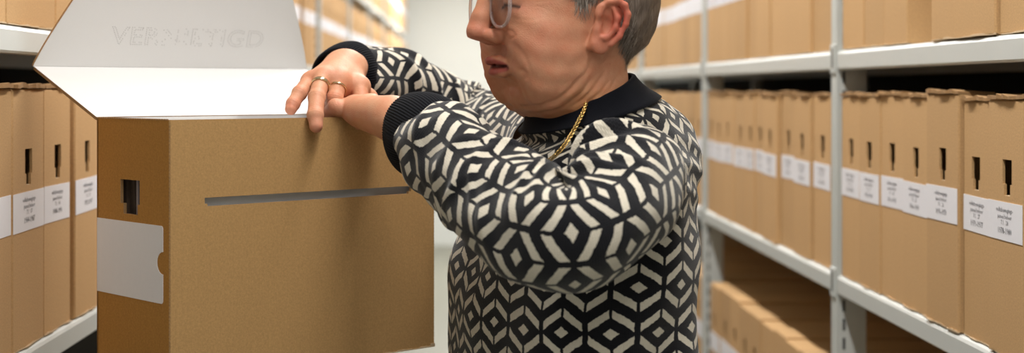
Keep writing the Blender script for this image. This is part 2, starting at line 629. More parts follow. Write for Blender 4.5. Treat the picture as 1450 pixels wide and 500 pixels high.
# shelving behind the carton
for i, (ua, ub, yr, nr) in enumerate(((-60, 16.5, '1980-1983', 16), (17.5, 62, '1984-1987', 17), (62.5, 100.5, '1988-1991', 18), (105, 140, '1992-1997', 19))):
    archive_box('L', yL(ua), yL(ub), L_SH[2], 'brown archive box with white label dated %s, beside the opened carton' % yr, 'labelled archive boxes beside the carton', yr, nr=nr, h=H_BOX + .010, dx=(0, 0, .001, -.001)[i])
for i, (ua, ub) in enumerate(((-75, 8), (8.6, 78), (79, 120))):
    archive_box('L', yL(ua), yL(ub), L_SH[1], ('brown archive box on the shelf above the 1980-1983 box, cut by the picture edge', 'brown archive box with crumpled bottom on the shelf above the 1984-1987 box', 'brown archive box on the upper shelf, partly behind the raised carton flap')[i], 'archive boxes above the carton', '1960-1963', hole=True)
lproto = archive_box('L', 2.31, 2.442, L_SH[1], 'brown archive box on the eye-level shelf hidden by the raised carton flap', 'boxes behind the raised flap', fine=False)


def lrun(y0, y1, z, label, group):
    y = y0
    while y + .133 < y1:
        if all(abs(y + .066 - (p + .02)) > .092 for p in L_POSTS):
            s = random.uniform(.94, 1.02)
            yy = y + .1315 * s
            copy_tree(lproto, (lx(yy) - .005 - random.uniform(-.001, .004), yy, CZ + z + .0012), (1, s, random.uniform(.985, 1.01)), label, group)
            y = yy + .0008
        else:
            y += .03


lrun(2.444, 5.06, L_SH[1], 'brown archive box on the eye-level shelf hidden by the raised carton flap', 'boxes behind the raised flap')
lrun(5.06, 13.45, L_SH[1], 'blurred brown archive box in the long eye-level row beyond the hands', 'far row of archive boxes at eye level')
lrun(7.7, 13.45, L_SH[0], 'blurred brown archive box in the topmost far row by the pale wall', 'topmost far row of archive boxes')
lrun(2.26, 3.9, L_SH[2], 'brown archive box in the waist-high row hidden by the carton', 'waist-high boxes hidden by the carton')
# ------------------------------------------------------------------ the big carton she is opening
ang = math.radians(42.0)
E1 = Vector((math.cos(ang), math.sin(ang), 0))       # along the long front
E2 = Vector((-math.sin(ang), math.cos(ang), 0))      # along the spine
EZ = Vector((0, 0, 1))
C0 = Vector(((240 - U0) * 1.62 / F, 1.62, 0))
ZT = -.0355
HB = .292
ZB = ZT - HB


def ft(u):
    d = (u - U0) / F
    return (d * C0.y - C0.x) / (E1.x - d * E1.y)


def fz(u, v):
    return (V0 - v) * (C0 + E1 * ft(u)).y / F


def st(u):
    d = (u - U0) / F
    return (d * C0.y - C0.x) / (E2.x - d * E2.y)


def sz(u, v):
    return (V0 - v) * (C0 + E2 * st(u)).y / F


WB = ft(614.5)
SB = st(137.2)
TH = .004
BASE = C0 + EZ * (CZ + ZB)
carton = empty('archive_carton', BASE)
tag(carton, 'large open brown cardboard carton with white inside and raised lid, under the hands', 'carton')
O = Vector((0, 0, 0))
zz = lambda zrel: zrel - ZB
bm = bmesh.new()
# front with the long slot
s0, s1 = ft(290), ft(582)
za, zb_ = zz((fz(290, 291) + fz(582, 275.5)) / 2), zz((fz(290, 279.3) + fz(582, 264)) / 2)
slab(bm, O, E1, EZ, -E2, [.0015, s0, s0 + .0035, s1 - .004, s1, WB], [0, za, za + .0028, zb_ - .0008, zb_, HB], {(2, 1), (2, 2), (2, 3), (1, 2), (1, 3), (3, 2), (3, 3)} , TH, 0, 1, 2)
# spine with the grip hole
h0, h1 = st(199), st(170.5)
g0, g1 = zz((sz(199, 305) + sz(170, 302)) / 2), zz((sz(199, 256) + sz(170, 253.5)) / 2)
hd = (h1 - h0)
gs = [.0015, h0 + hd * .04, h0 + hd * .14, h1 - hd * .16, h1, SB]
gv = [0, g0, g0 + (g1 - g0) * .30, g0 + (g1 - g0) * .36, g1, HB]
slab(bm, O, E2, EZ, -E1, gs, gv, {(1, 3), (2, 3), (3, 3), (1, 2), (2, 2), (3, 2), (2, 1)}, TH, 3, 1, 2)
# far long side and far short side, bottom
slab(bm, O + E2 * SB, E1, EZ, E2, [0, WB], [0, HB], set(), TH, 0, 1, 2)
slab(bm, O + E1 * WB, E2, EZ, E1, [TH, SB - TH], [0, HB], set(), TH, 0, 1, 2)
slab(bm, O + EZ * .004, E1, E2, -EZ, [TH, WB - TH], [TH, SB - TH], set(), .004, 0, 1, 2)
# rounded fold between spine and front: a slim bent strip
n = 5
pts = []
for k in range(n + 1):
    a = math.pi / 2 * k / n
    r = .0025
    pts.append(E1 * (r - r * math.cos(a)) + E2 * (r - r * math.sin(a)))
for k in range(n):
    p, q = pts[k], pts[k + 1]
    quad(bm, (p, q, q + EZ * HB, p + EZ * HB), 0)
bm_obj('carton_body', bm, [MAT['card_box'], MAT['card_edge'], MAT['white_card'], MAT['card_spine']], carton)
# inner lining seen through the slot
bm = bmesh.new()
slab(bm, O + E2 * .0105, E1, EZ, -E2, [.012, WB - .010], [.006, HB - .030], set(), .003, 0, 0, 0)
bm_obj('inner_lining', bm, MAT['white_card'], carton)
# corrugated cut edges: top rim of spine, right end, perforated fold
bm = bmesh.new()
r = random.Random(3)
k = 0
while k * .0052 < SB - .006:                      # little waves of the cut rim over the spine
    a = .003 + k * .0052
    box(bm, (0, 0, 0), (.0012, .0030, .0016), 0, Matrix.Translation(E2 * a + EZ * (HB - .0006) - E1 * .0006) @ Matrix(((E1.x, E2.x, 0, 0), (E1.y, E2.y, 0, 0), (0, 0, 1, 0), (0, 0, 0, 1))))
    k += 1
z = .004
RM = Matrix(((E1.x, E2.x, 0, 0), (E1.y, E2.y, 0, 0), (0, 0, 1, 0), (0, 0, 0, 1)))
while z < HB - .006:                              # the flutes showing at the right end and along the perforated fold
    box(bm, (-.0004, .0003, 0), (.0010, .0036, .0021), 0, Matrix.Translation(E1 * (WB - .0004) + EZ * z) @ RM)
    box(bm, (-.0001, -.0001, 0), (.0012, .0012, .0018), 0, Matrix.Translation(E1 * .0002 + E2 * .0002 + EZ * z) @ RM)
    z += .0040
bm_obj('flute_edge', bm, MAT['card_edge'], carton)
# scuffed light corner at the bottom right
bm = bmesh.new()
for k in range(7):
    a = WB - .012 - k * .012
    box(bm, (0, -.0008, -.0004), (.012, .0012, .0013 + .0006 * math.sin(k * 2.1)), 0, Matrix.Translation(E1 * a) @ RM)
box(bm, (-.006, -.0010, 0), (.0008, .002, .0042), 0, Matrix.Translation(E1 * WB) @ RM)
bm_obj('scuffed_edge', bm, MAT['card_torn'], carton)
# label pocket with a thumb notch
ya, yb = st(231.3), SB - .0016
la, lb = zz((sz(231, 429) + sz(139, 413.5)) / 2), zz((sz(231, 320.5) + sz(139, 308)) / 2)
pts = []
cr = .006


def arc(cx, cy, r, a0, a1, n=6):
    return [(cx + r * math.cos(a0 + (a1 - a0) * i / n), cy + r * math.sin(a0 + (a1 - a0) * i / n)) for i in range(n + 1)]


pi = math.pi
zm = (la + lb) / 2 + .002
out = arc(ya + cr * .6, la + cr * .6, cr * .6, pi * 1.5, pi, 5) + arc(ya, zm, .0125, -pi / 2, pi / 2, 10) + arc(ya + cr * .6, lb - cr * .6, cr * .6, pi, pi / 2, 5) + [(yb, lb), (yb, la)]
bm = bmesh.new()
sheet(bm, [E2 * a + EZ * b - E1 * .0007 for a, b in out], -E1, .0006, 0, 0, 0)
bm_obj('label_pocket', bm, MAT['label_grey'], carton)

# lid: panel hinged on the rear long edge, tuck flap folded up from it
th = math.radians(21.5)
LD = .166
m = (E2 * math.cos(th) + EZ * math.sin(th)).normalized()
nl = (EZ * math.cos(th) - E2 * math.sin(th)).normalized()          # inside face of the opened lid looks up
H0 = E2 * (SB + .001) + EZ * (HB + .001)
lid = bmesh.new()
L0, L1 = H0 + E1 * .0, H0 + E1 * (WB - .001)
pl = [L0, L0 + m * LD - E1 * .003, L1 + m * LD + E1 * .034, L1]
sheet(lid, pl, nl, .004, 0, 1, 2)
# short ledge that bridges hinge and front: the folded inner shelf of the lid
lid_o = bm_obj('lid', lid, [MAT['white_card'], MAT['card_edge'], MAT['card_box']], carton)
bm = bmesh.new()
slab(bm, E1 * .006 + E2 * .0065 + EZ * (HB - .0045), E1, E2, EZ, [0, ft(440) - .006], [0, SB - .0125], set(), .004, 0, 1, 2)
bm_obj('dust_flap', bm, [MAT['white_card'], MAT['card_edge'], MAT['card_box']], carton)
FO = H0 + m * LD
tilt = math.radians(17)
fn = (EZ * math.cos(tilt) - E2 * math.sin(tilt)).normalized()
fo = (-E2 * math.cos(tilt) - EZ * math.sin(tilt)).normalized()     # inside of the flap looks to the carton
HF = .150


def inset(h):
    return .043 * (h / .09) ** 1.15 if h < .11 else .0542 + .05 * ((h - .11) / .04) ** 2.2


prof = [(-.004, 0.0), (-.0035, .003)]
for k in range(1, 19):
    h = HF * k / 18
    prof.append((inset(h) - .004, h))
left = prof
right = [(WB + .030 - (a + .004) * .92 + .004, h) for a, h in prof][::-1]
bm = bmesh.new()
sheet(bm, [FO + E1 * a + fn * h for a, h in left + right], fo, .004, 0, 1, 2)
# crease at the fold
box(bm, (0, 0, 0), (WB, .0006, .0009), 3, Matrix.Translation(FO + fn * .0003 + fo * .0001) @ RM)


# perforated lettering, punched along the outline of each letter
def outline_dots(s, size, step):
    cu = bpy.data.curves.new('punch', 'FONT')
    cu.body = s
    cu.size = size
    cu.space_character = 1.06
    cu.fill_mode = 'NONE'
    cu.resolution_u = 4
    to = bpy.data.objects.new('punch', cu)
    COL.objects.link(to)
    bpy.context.view_layer.update()
    me = to.to_mesh()
    V = [v.co.copy() for v in me.vertices]
    adj = {}
    for e in me.edges:
        a, b = e.vertices
        adj.setdefault(a, []).append(b); adj.setdefault(b, []).append(a)
    seen = set()
    dots = []
    for s0 in range(len(V)):
        if s0 in seen or s0 not in adj: continue
        loop = [s0]; seen.add(s0)
        cur = s0
        while True:
            nx = [x for x in adj[cur] if x not in seen]
            if not nx: break
            cur = nx[0]; seen.add(cur); loop.append(cur)
        P = [V[i] for i in loop] + [V[loop[0]]]
        acc = 0
        for a, b in zip(P, P[1:]):
            L = (b - a).length
            t = acc
            while t < L:
                dots.append(a + (b - a) * (t / L)); t += step
            acc = t - L
    to.to_mesh_clear()
    bpy.data.objects.remove(to)
    bpy.data.curves.remove(cu)
    return dots


YF_ = (BASE + FO).y
flen = lambda px: px * YF_ / F
dots = outline_dots('VERNIETIGD', .0335, .0026)
wx = max(d.x for d in dots)
x0 = .098
tw = .235
rr = random.Random(5)
for d in dots:
    fx = d.x / wx
    keep = .95 if fx < .25 or fx > .72 else .5
    if rr.random() > keep: continue
    c = FO + E1 * (x0 + fx * tw) + fn * (.0315 + d.y * 1.0) + fo * .0003
    vs = [bm.verts.new(c + (E1 * math.cos(k * pi / 3) + fn * math.sin(k * pi / 3)) * .00062) for k in range(6)]
    f = bm.faces.new(vs); f.material_index = 3
bm_obj('tuck_flap', bm, [MAT['white_card'], MAT['card_edge'], MAT['card_box'], MAT['dimple']], lid_o)

# paper folders standing in the carton, seen through the grip hole
RMB = Matrix.Translation(BASE) @ RM
for k, (mm, a, w, lab) in enumerate((('paper', .020, .040, 'buff paper folder standing in the carton behind the grip hole, nearest the front'),
                                     ('paper_c', .0610, .032, 'pale paper folder standing in the middle of the carton'),
                                     ('paper_b', .0940, .060, 'dark paper folder standing in the carton, at the rear of the grip hole'))):
    bm = bmesh.new()
    for i in range(6):
        y = a + i * w / 6
        bevbox(bm, (.012 + .004 * ((i * 7 + k) % 4), y, 0), (.30, y + w / 6 - .0006, .232 - .004 * ((i + k) % 3)), .0004, 1)
    o = bm_obj('paper_folder', bm, MAT[mm])
    o.matrix_world = RMB @ Matrix.Translation((0, 0, .0083))
    tag(o, lab, 'folder', 'paper folders in the carton')

# small steel trolley carrying the carton (only its top is near the picture)
tro = empty('steel_trolley', BASE + E1 * WB * .45 + E2 * SB * .5 + EZ * (-BASE.z), ang)
tag(tro, 'grey steel trolley standing under the large open carton', 'trolley')
zt = BASE.z
bm = bmesh.new(); bevbox(bm, (-.15, -.06, zt - .02), (.105, .06, zt - .0002), .004); bm_obj('tray', bm, MAT['steel_post'], tro)
bm = bmesh.new(); bevbox(bm, (-.15, -.06, .22), (.105, .06, .24), .004); bm_obj('tray', bm, MAT['steel_post'], tro)
for sx in (-.14, .095):
    for sy in (-.05, .05):
        bm = bmesh.new(); bevbox(bm, (sx - .008, sy - .008, .06), (sx + .008, sy + .008, zt - .02), .003)
        p = bm_obj('post', bm, MAT['steel_post'], tro)
        bm = bmesh.new()
        bmesh.ops.create_cone(bm, cap_ends=True, segments=20, radius1=.03, radius2=.03, depth=.02, matrix=Matrix.Translation((sx, sy, .03)) @ Matrix.Rotation(pi / 2, 4, 'X'))
        bm_obj('caster', bm, MAT['shoe'], p)

# ------------------------------------------------------------------ the woman: implicit body surface
class Field:
    def __init__(s, lo, hi, h):
        s.lo = np.array(lo, dtype=np.float64)
        s.h = h
        s.n = np.ceil((np.array(hi) - s.lo) / h).astype(int) + 1
        s.D = np.full(s.n, 1.0, dtype=np.float32)
        s.ax = [s.lo[i] + h * np.arange(s.n[i]) for i in range(3)]

    def sub(s, c0, c1, pad):
        i0 = np.maximum(0, np.floor((np.minimum(c0, c1) - pad - s.lo) / s.h).astype(int))
        i1 = np.minimum(s.n, np.ceil((np.maximum(c0, c1) + pad - s.lo) / s.h).astype(int) + 1)
        if np.any(i1 <= i0): return None
        sl = tuple(slice(a, b) for a, b in zip(i0, i1))
        g = np.meshgrid(*[s.ax[i][sl[i]] for i in range(3)], indexing='ij', sparse=True)
        return sl, g

    def put(s, sl, d, k, sub=False):
        a = s.D[sl]
        if sub:
            d = -d
            if k <= 0: s.D[sl] = np.maximum(a, d); return
            h = np.clip(.5 - .5 * (a - d) / k, 0, 1)
            s.D[sl] = a * (1 - h) + d * h + k * h * (1 - h)
        else:
            if k <= 0: s.D[sl] = np.minimum(a, d); return
            h = np.clip(.5 + .5 * (a - d) / k, 0, 1)
            s.D[sl] = a * (1 - h) + d * h - k * h * (1 - h)

    def ell(s, c, r, k=.01, R=None, sub=False):
        """ellipsoid; R = 3x3 whose rows are its axes"""
        c = np.array(c, float); r = np.array(r if hasattr(r, '__len__') else (r, r, r), float)
        m = r.max()
        q = s.sub(c - m, c + m, k * 1.5 + .012)
        if q is None: return
        sl, g = q
        p = [g[i] - c[i] for i in range(3)]
        if R is not None:
            R = np.array(R, float)
            p = [R[i, 0] * p[0] + R[i, 1] * p[1] + R[i, 2] * p[2] for i in range(3)]
        k0 = np.sqrt(sum((p[i] / r[i]) ** 2 for i in range(3)))
        k1 = np.sqrt(sum((p[i] / r[i] ** 2) ** 2 for i in range(3))) + 1e-9
        s.put(sl, k0 * (k0 - 1) / k1, k, sub)

    def cap(s, a, b, ra, rb=None, k=.006, sub=False, flat=None):
        """round cone from a to b; flat=(axis, factor) squeezes it along a direction"""
        a = np.array(a, float); b = np.array(b, float)
        rb = ra if rb is None else rb
        m = max(ra, rb)
        q = s.sub(a, b, m + k * 1.5 + .012)
        if q is None: return
        sl, g = q
        ab = b - a
        L2 = float(ab @ ab) + 1e-12
        p = [g[i] - a[i] for i in range(3)]
        t = np.clip((p[0] * ab[0] + p[1] * ab[1] + p[2] * ab[2]) / L2, 0, 1)
        w = [p[i] - t * ab[i] for i in range(3)]
        if flat is not None:
            n = np.array(flat[0], float); n /= np.linalg.norm(n)
            d = w[0] * n[0] + w[1] * n[1] + w[2] * n[2]
            w = [w[i] + d * n[i] * (flat[1] - 1) for i in range(3)]
        d = np.sqrt(w[0] ** 2 + w[1] ** 2 + w[2] ** 2) - (ra + (rb - ra) * t)
        s.put(sl, d, k, sub)

    def chain(s, pts, rs, k=.004, sub=False, flat=None):
        for i in range(len(pts) - 1):
            s.cap(pts[i], pts[i + 1], rs[i], rs[i + 1], k, sub, flat)

    def mesh(s):
        D = s.D
        neg = D < 0
        cnt = np.zeros(np.array(D.shape) - 1, dtype=np.int8)
        for dx in (0, 1):
            for dy in (0, 1):
                for dz in (0, 1):
                    cnt += neg[dx:D.shape[0] - 1 + dx, dy:D.shape[1] - 1 + dy, dz:D.shape[2] - 1 + dz]
        act = np.argwhere((cnt > 0) & (cnt < 8))
        idx = np.full(cnt.shape, -1, dtype=np.int32)
        idx[act[:, 0], act[:, 1], act[:, 2]] = np.arange(len(act))
        acc = np.zeros((len(act), 3)); num = np.zeros(len(act))
        C = [(0, 0, 0), (1, 0, 0), (0, 1, 0), (1, 1, 0), (0, 0, 1), (1, 0, 1), (0, 1, 1), (1, 1, 1)]
        E = [(0, 1), (2, 3), (4, 5), (6, 7), (0, 2), (1, 3), (4, 6), (5, 7), (0, 4), (1, 5), (2, 6), (3, 7)]
        val = [D[act[:, 0] + c[0], act[:, 1] + c[1], act[:, 2] + c[2]].astype(np.float64) for c in C]
        for a, b in E:
            va, vb = val[a], val[b]
            x = (va < 0) != (vb < 0)
            t = np.where(x, va / np.where(x, va - vb, 1), 0)
            ca, cb = np.array(C[a], float), np.array(C[b], float)
            acc += np.where(x[:, None], ca + (cb - ca) * t[:, None], 0)
            num += x
        V = s.lo + s.h * (act + acc / num[:, None])
        Q = []
        for ax in range(3):
            o1, o2 = (ax + 1) % 3, (ax + 2) % 3
            sl0 = [slice(None)] * 3; sl1 = [slice(None)] * 3
            sl0[ax] = slice(0, -1); sl1[ax] = slice(1, None)
            x = neg[tuple(sl0)] != neg[tuple(sl1)]
            e = np.argwhere(x)
            e = e[(e[:, o1] > 0) & (e[:, o2] > 0) & (e[:, o1] < cnt.shape[o1]) & (e[:, o2] < cnt.shape[o2])]
            flip = neg[e[:, 0], e[:, 1], e[:, 2]]
            d1 = np.zeros(3, int); d1[o1] = 1
            d2 = np.zeros(3, int); d2[o2] = 1
            f = [idx[tuple((e - da).T)] for da in (d1 * 0, d1, d1 + d2, d2)]
            q = np.stack(f, 1)
            q[~flip] = q[~flip][:, ::-1]
            Q.append(q)
        Q = np.concatenate(Q)
        Q = Q[(Q >= 0).all(1)]
        return V, Q


def normals(V, Q):
    a, b, c, d = (V[Q[:, i]] for i in range(4))
    fn_ = np.cross(c - a, d - b)
    N = np.zeros_like(V)
    for i in range(4): np.add.at(N, Q[:, i], fn_)
    return N / (np.linalg.norm(N, axis=1, keepdims=True) + 1e-12)


def smooth(V, Q, it=1, lam=.5):
    for _ in range(it):
        A = np.zeros_like(V); n = np.zeros(len(V))
        for i in range(4):
            for j in ((i + 1) % 4, (i + 3) % 4):
                np.add.at(A, Q[:, i], V[Q[:, j]]); np.add.at(n, Q[:, i], 1)
        V = V + lam * (A / np.maximum(n, 1)[:, None] - V)
    return V


# ---- head frame: f forward, l towards the near ear, z up; origin between the ear holes
PSI = math.radians(21)
HF_ = np.array((-math.cos(PSI), -math.sin(PSI), 0.0))
HL_ = np.array((math.sin(PSI), -math.cos(PSI), 0.0))
HO = np.array((.126, 1.657, CZ + .061))
h2w = lambda P: HO + np.outer(P[:, 0], HF_) + np.outer(P[:, 1], HL_) + np.outer(P[:, 2], (0, 0, 1.0))
hw = lambda f, l, z: Vector(HO + f * HF_ + l * HL_ + np.array((0, 0, z)))


def near(u, v, l=.07):
    """(f, z) of the head's near side seen at pixel (u, v), l metres from the middle of the head"""
    d = (u - U0) / F
    f = (HO[0] + l * HL_[0] - d * (HO[1] + l * HL_[1])) / (d * HF_[1] - HF_[0])
    Y = HO[1] + f * HF_[1] + l * HL_[1]
    return f, (V0 - v) * Y / F + CZ - HO[2]


fld = Field((-.125, -.098, -.21), (.135, .098, .155), .00125)
E = fld.ell; Cp = fld.cap


def both(fn_, c, *a, **k):
    for s in (1, -1):
        fn_((c[0], c[1] * s, c[2]), *a, **k)


E((-.004, 0, .054), (.091, .0745, .082), 0)
E((-.014, 0, .013), (.069, .068, .054), .02)
E((.029, 0, .010), (.060, .0625, .080), .03)                 # face
E((.029, 0, -.044), (.042, .059, .038), .03)                 # jaw
both(E, (.056, .038, -.006), (.028, .023, .030), .03)       # cheekbones
both(E, (.046, .042, -.036), (.032, .020, .036), .03)       # cheeks
both(E, (.046, .040, -.060), (.028, .020, .022), .022)       # jowls
E((.0600, 0, -.037), (.0235, .028, .031), .020)                 # muzzle
E((.0645, 0, -.0690), (.0150, .020, .0135), .012)            # chin
E((.047, 0, -.0715), (.030, .034, .0160), .016)               # under the chin
E((.012, 0, -.066), (.056, .048, .025), .025)                 # double chin
fld.cap((-.006, 0, -.03), (-.028, 0, -.20), .0510, .0590, .02)  # neck
both(E, (-.018, .036, -.070), (.028, .023, .070), .03)       # sternomastoid
E((.083, 0, .062), (.018, .045, .018), .02)                  # brow
both(E, (.080, .030, .049), (.013, .024, .008), .012)
# eye sockets, eyeballs under closed-down lids
both(lambda c, r, k: E(c, r, k, sub=True), (.1040, .034, .031), (.020, .021, .015), .012)
both(E, (.0750, .033, .0312), (.0155, .0160, .0135), .004)
both(E, (.0785, .034, .0175), (.0085, .0165, .0055), .008)    # lower lid bag
both(E, (.040, .036, -.026), (.036, .0265, .050), .028)       # broad plane of the cheek
# nose
fld.chain([(.089, 0, .048), (.0985, 0, .032), (.1060, 0, .014), (.1095, 0, .001)], [.0085, .0080, .0090, .0105], .010)
E((.1095, 0, -.0005), (.0112, .0120, .0105), .006)
both(E, (.0970, .0138, -.0055), (.0120, .0078, .0088), .003)
both(lambda c, r, k: E(c, r, k, sub=True), (.1015, .0080, -.0140), (.0075, .0042, .0050), .002)
E((.100, 0, -.0095), (.008, .0040, .005), .004)              # columella
# lips, slightly apart
fld.chain([(.0875, .0290, -.0385), (.0965, .012, -.0312), (.0995, 0, -.0300)], [.0022, .0046, .0052], .004)
fld.chain([(.0875, -.0290, -.0385), (.0965, -.012, -.0312), (.0995, 0, -.0300)], [.0022, .0046, .0052], .004)
fld.chain([(.0870, .0280, -.0410), (.0940, .012, -.0448), (.0955, 0, -.0458)], [.0020, .0050, .0062], .004)
fld.chain([(.0870, -.0280, -.0410), (.0940, -.012, -.0448), (.0955, 0, -.0458)], [.0020, .0050, .0062], .004)
E((.1005, 0, -.0378), (.0140, .0310, .0014), .0008, sub=True)
E((.0985, 0, -.0570), (.009, .020, .0055), .008, sub=True)   # fold under the lower lip
fld.cap((.1015, 0, -.016), (.0995, 0, -.024), .0016, .002, .004, sub=True)   # philtrum


# ---- ears (outline read from the photograph on the near side)
def ear(s):
    L = .0745
    T = lambda u, v, dl: (lambda q: (q[0], s * (L + dl), q[1]))(near(u, v, .076))
    # pinna plate
    base = [T(860, 20, .006), T(858, 42, .004), T(849, 62, .003)]
    fld.chain(base, [.0165, .0150, .0100], .004, flat=((0, 1, 0), 3.0))
    # concha hollow
    cx = T(853, 38, .0100)
    fld.ell(cx, (.0100, .0072, .0135), .003, sub=True)
    c2 = T(857, 22, .0105)
    fld.ell(c2, (.0085, .0036, .0090), .002, sub=True)
    # helix
    hel = [(849, 34, .004), (845.5, 22, .005), (848, 10, .007), (857, 3.5, .010), (868, 2.5, .0125), (877, 9, .0145), (880.5, 21, .0150), (878, 36, .0140), (871, 51, .0110), (862, 63, .0085)]
    fld.chain([T(*q) for q in hel], [.0022, .0028, .0032, .0035, .0036, .0036, .0035, .0033, .0030, .0030], .0025)
    # antihelix
    fld.chain([T(*q) for q in ((864, 13, .0105), (868, 26, .0120), (865.5, 40, .0115), (858, 51, .0085))], [.0026, .0032, .0032, .0028], .003)
    # lobe, antitragus, tragus
    fld.ell(T(848, 64, .0050), (.0105, .0036, .0090), .005)
    fld.ell(T(852, 54, .0080), (.0050, .0032, .0036), .003)
    fld.ell(T(844, 40, .0040), (.0042, .0040, .0062), .003)
    fld.chain([T(845, 44, .0015), T(838, 66, -.001)], [.0045, .004], .004)


ear(1); ear(-1)
HV, HQ = fld.mesh()
_b = np.interp(HV[:, 2], [-.10, -.085, -.060, -.046, -.030, -.019, -.013, -.006], [.010, .0150, .0160, .0080, .0060, .0125, .0120, 0])
HV[:, 2] += np.clip((-.06 - HV[:, 2]) / .03, 0, 1) * .0035 * np.clip((HV[:, 0] - .03) / .03, 0, 1)
_al = np.abs(HV[:, 1])
_b2 = np.interp(HV[:, 2], [-.10, -.085, -.060, -.046, -.026, .012], [.009, .0140, .0150, .0090, .0080, 0]) * np.clip(1 - (_al - .024) / .045, 0, 1)
_w = np.clip(1 - (_al - .009) / .011, 0, 1)
HV[:, 0] -= (_b * _w + _b2 * (1 - _w)) * np.clip((HV[:, 0] - .035) / .045, 0, 1) ** 1.3
HV = smooth(HV, HQ, 1, .35)

_m = np.clip((np.abs(HV[:, 1]) - .016) / .008, 0, 1) * np.clip((HV[:, 0] - .015) / .02, 0, 1) * np.clip((.012 - HV[:, 2]) / .01, 0, 1) * np.clip((HV[:, 2] + .088) / .012, 0, 1)
_m *= 1 - np.exp(-((HV[:, 2] + .039) / .006) ** 2) * (np.abs(HV[:, 1]) < .031) * (HV[:, 0] > .066)
for _ in range(36):
    _s = smooth(HV, HQ, 1, .6)
    HV = HV + (_s - HV) * _m[:, None]

# ---- wrinkles and folds pressed into the skin (near side and its mirror)
HN = normals(HV, HQ)
f_, l_, z_ = HV.T
G = np.zeros(len(HV))
DARK = np.zeros(len(HV))


def fold(pts, depth, width, lmin=.01, lref=.05, ridge=.5, ink=0.0):
    global G, DARK
    P = np.array([near(u, v, lref) for u, v in pts])
    best = np.full(len(HV), 9.0); side = np.zeros(len(HV)); tt = np.zeros(len(HV))
    X = np.stack((f_, z_), 1)
    n = len(P) - 1
    for i in range(n):
        a, b = P[i], P[i + 1]
        ab = b - a
        t = np.clip(((X - a) @ ab) / (ab @ ab), 0, 1)
        w = X - a - t[:, None] * ab
        d = np.hypot(w[:, 0], w[:, 1])
        sg = np.sign(ab[0] * w[:, 1] - ab[1] * w[:, 0])
        m = d < best
        best = np.where(m, d, best); side = np.where(m, sg * d, side); tt = np.where(m, (i + t) / n, tt)
    env = np.clip(np.minimum(tt, 1 - tt) * 5, 0, 1) * (np.abs(l_) > lmin)
    DARK = np.maximum(DARK, ink * env * np.exp(-(best / width) ** 2) * (l_ > 0))
    G += env * (-depth * np.exp(-(best / width) ** 2) + ridge * depth * np.exp(-((side - 2.2 * width) / (1.4 * width)) ** 2))


fold([(709, 50), (716, 60), (724, 74), (731, 92), (737, 112)], .0005, .0016, .010, .030, .25)      # nose to mouth
fold([(722, 96), (728, 104), (729, 116)], .0007, .0016, .012, .026, .3)
fold([(716, 23), (724, 28), (738, 30), (752, 26)], .0002, .0014, .014, .034)                      # under the eye
fold([(704, 40), (710, 45), (712, 52), (708, 60)], .0007, .0011, .008, .016, .2)
fold([(748, 8), (758, 12), (768, 20)], .00015, .0011, .02, .045)
fold([(748, 5), (760, 3), (772, 4)], .00015, .0011, .02, .045)
fold([(737, 150), (757, 152), (777, 143), (797, 124), (812, 104)], .0013, .0026, .012, .045, .5)     # jowl and neck
fold([(764, 163), (792, 153), (815, 132), (830, 108)], .0012, .0024, .012, .050, .4)
fold([(796, 160), (822, 141), (842, 118), (853, 98)], .0011, .0022, .012, .058, .4)
fold([(826, 150), (846, 132), (862, 112)], .0009, .0020, .012, .060, .4)
fold([(846, 138), (862, 124), (874, 106)], .0007, .0018, .012, .060, .4)
fold([(838, 80), (832, 96), (820, 114)], .0010, .003, .02, .065, .3)
HV = HV + HN * G[:, None]
# slight asymmetry of real skin
HV = HV + HN * (.00035 * (np.sin(HV[:, 0] * 180 + 2) * np.sin(HV[:, 2] * 150) + np.sin(HV[:, 2] * 260 + HV[:, 1] * 190)))[:, None]

# ---- skin tones of the head
SK = np.array(srgb(202, 146, 114)); RED = np.array(srgb(196, 116, 94)); LIP = np.array(srgb(166, 84, 76)); PALE = np.array(srgb(214, 164, 130)); TAN = np.array(srgb(190, 134, 86))


def blob(c, r, V):
    return np.exp(-(((V - np.array(c)) / np.array(r)) ** 2).sum(1))


def lerp(A, B, w): return A * (1 - w[:, None]) + B * w[:, None]


hc = np.tile(SK, (len(HV), 1))
sym = HV.copy(); sym[:, 1] = np.abs(sym[:, 1])
hc = lerp(hc, RED, .55 * blob((.06, .045, -.010), (.030, .03, .026), sym))
hc = lerp(hc, RED, .75 * blob((.112, 0, .0), (.018, .022, .016), sym))
hc = lerp(hc, TAN, .8 * np.clip((-.052 - HV[:, 2]) / .03, 0, 1) * np.clip((.045 - HV[:, 0]) / .03, 0, 1))
hc = lerp(hc, RED, .9 * blob((-.008, .088, -.004), (.030, .012, .040), sym))
hc = lerp(hc, np.array(srgb(196, 92, 78)), .8 * blob((-.022, .090, .012), (.010, .014, .026), sym))
hc = lerp(hc, PALE, .7 * blob((.068, .040, .004), (.014, .02, .012), sym))
hc = lerp(hc, np.array(srgb(160, 104, 88)), .6 * blob((.078, .034, .026), (.014, .022, .008), sym))
yl = np.abs(HV[:, 1]); lipz = -.0366 - .0022 * (yl / .028) ** 2
wl = np.clip((.0295 - yl) / .004, 0, 1) * np.clip((HV[:, 0] - .068) / .004, 0, 1) * np.clip((.0112 * (1 - (yl / .031) ** 2) - np.abs(HV[:, 2] - lipz + .0008)) / .0022, 0, 1)
hc = lerp(hc, LIP, .95 * wl)
gap = np.clip((.0280 - yl) / .003, 0, 1) * np.exp(-((HV[:, 2] - lipz + .0008) / .0019) ** 2) * (HV[:, 0] > .068)
hc = lerp(hc, np.array(srgb(86, 36, 32)), .85 * gap)  # groove between the parted lips darkened in the colour, as shade
hc = lerp(hc, np.array(srgb(112, 58, 48)), .75 * DARK)
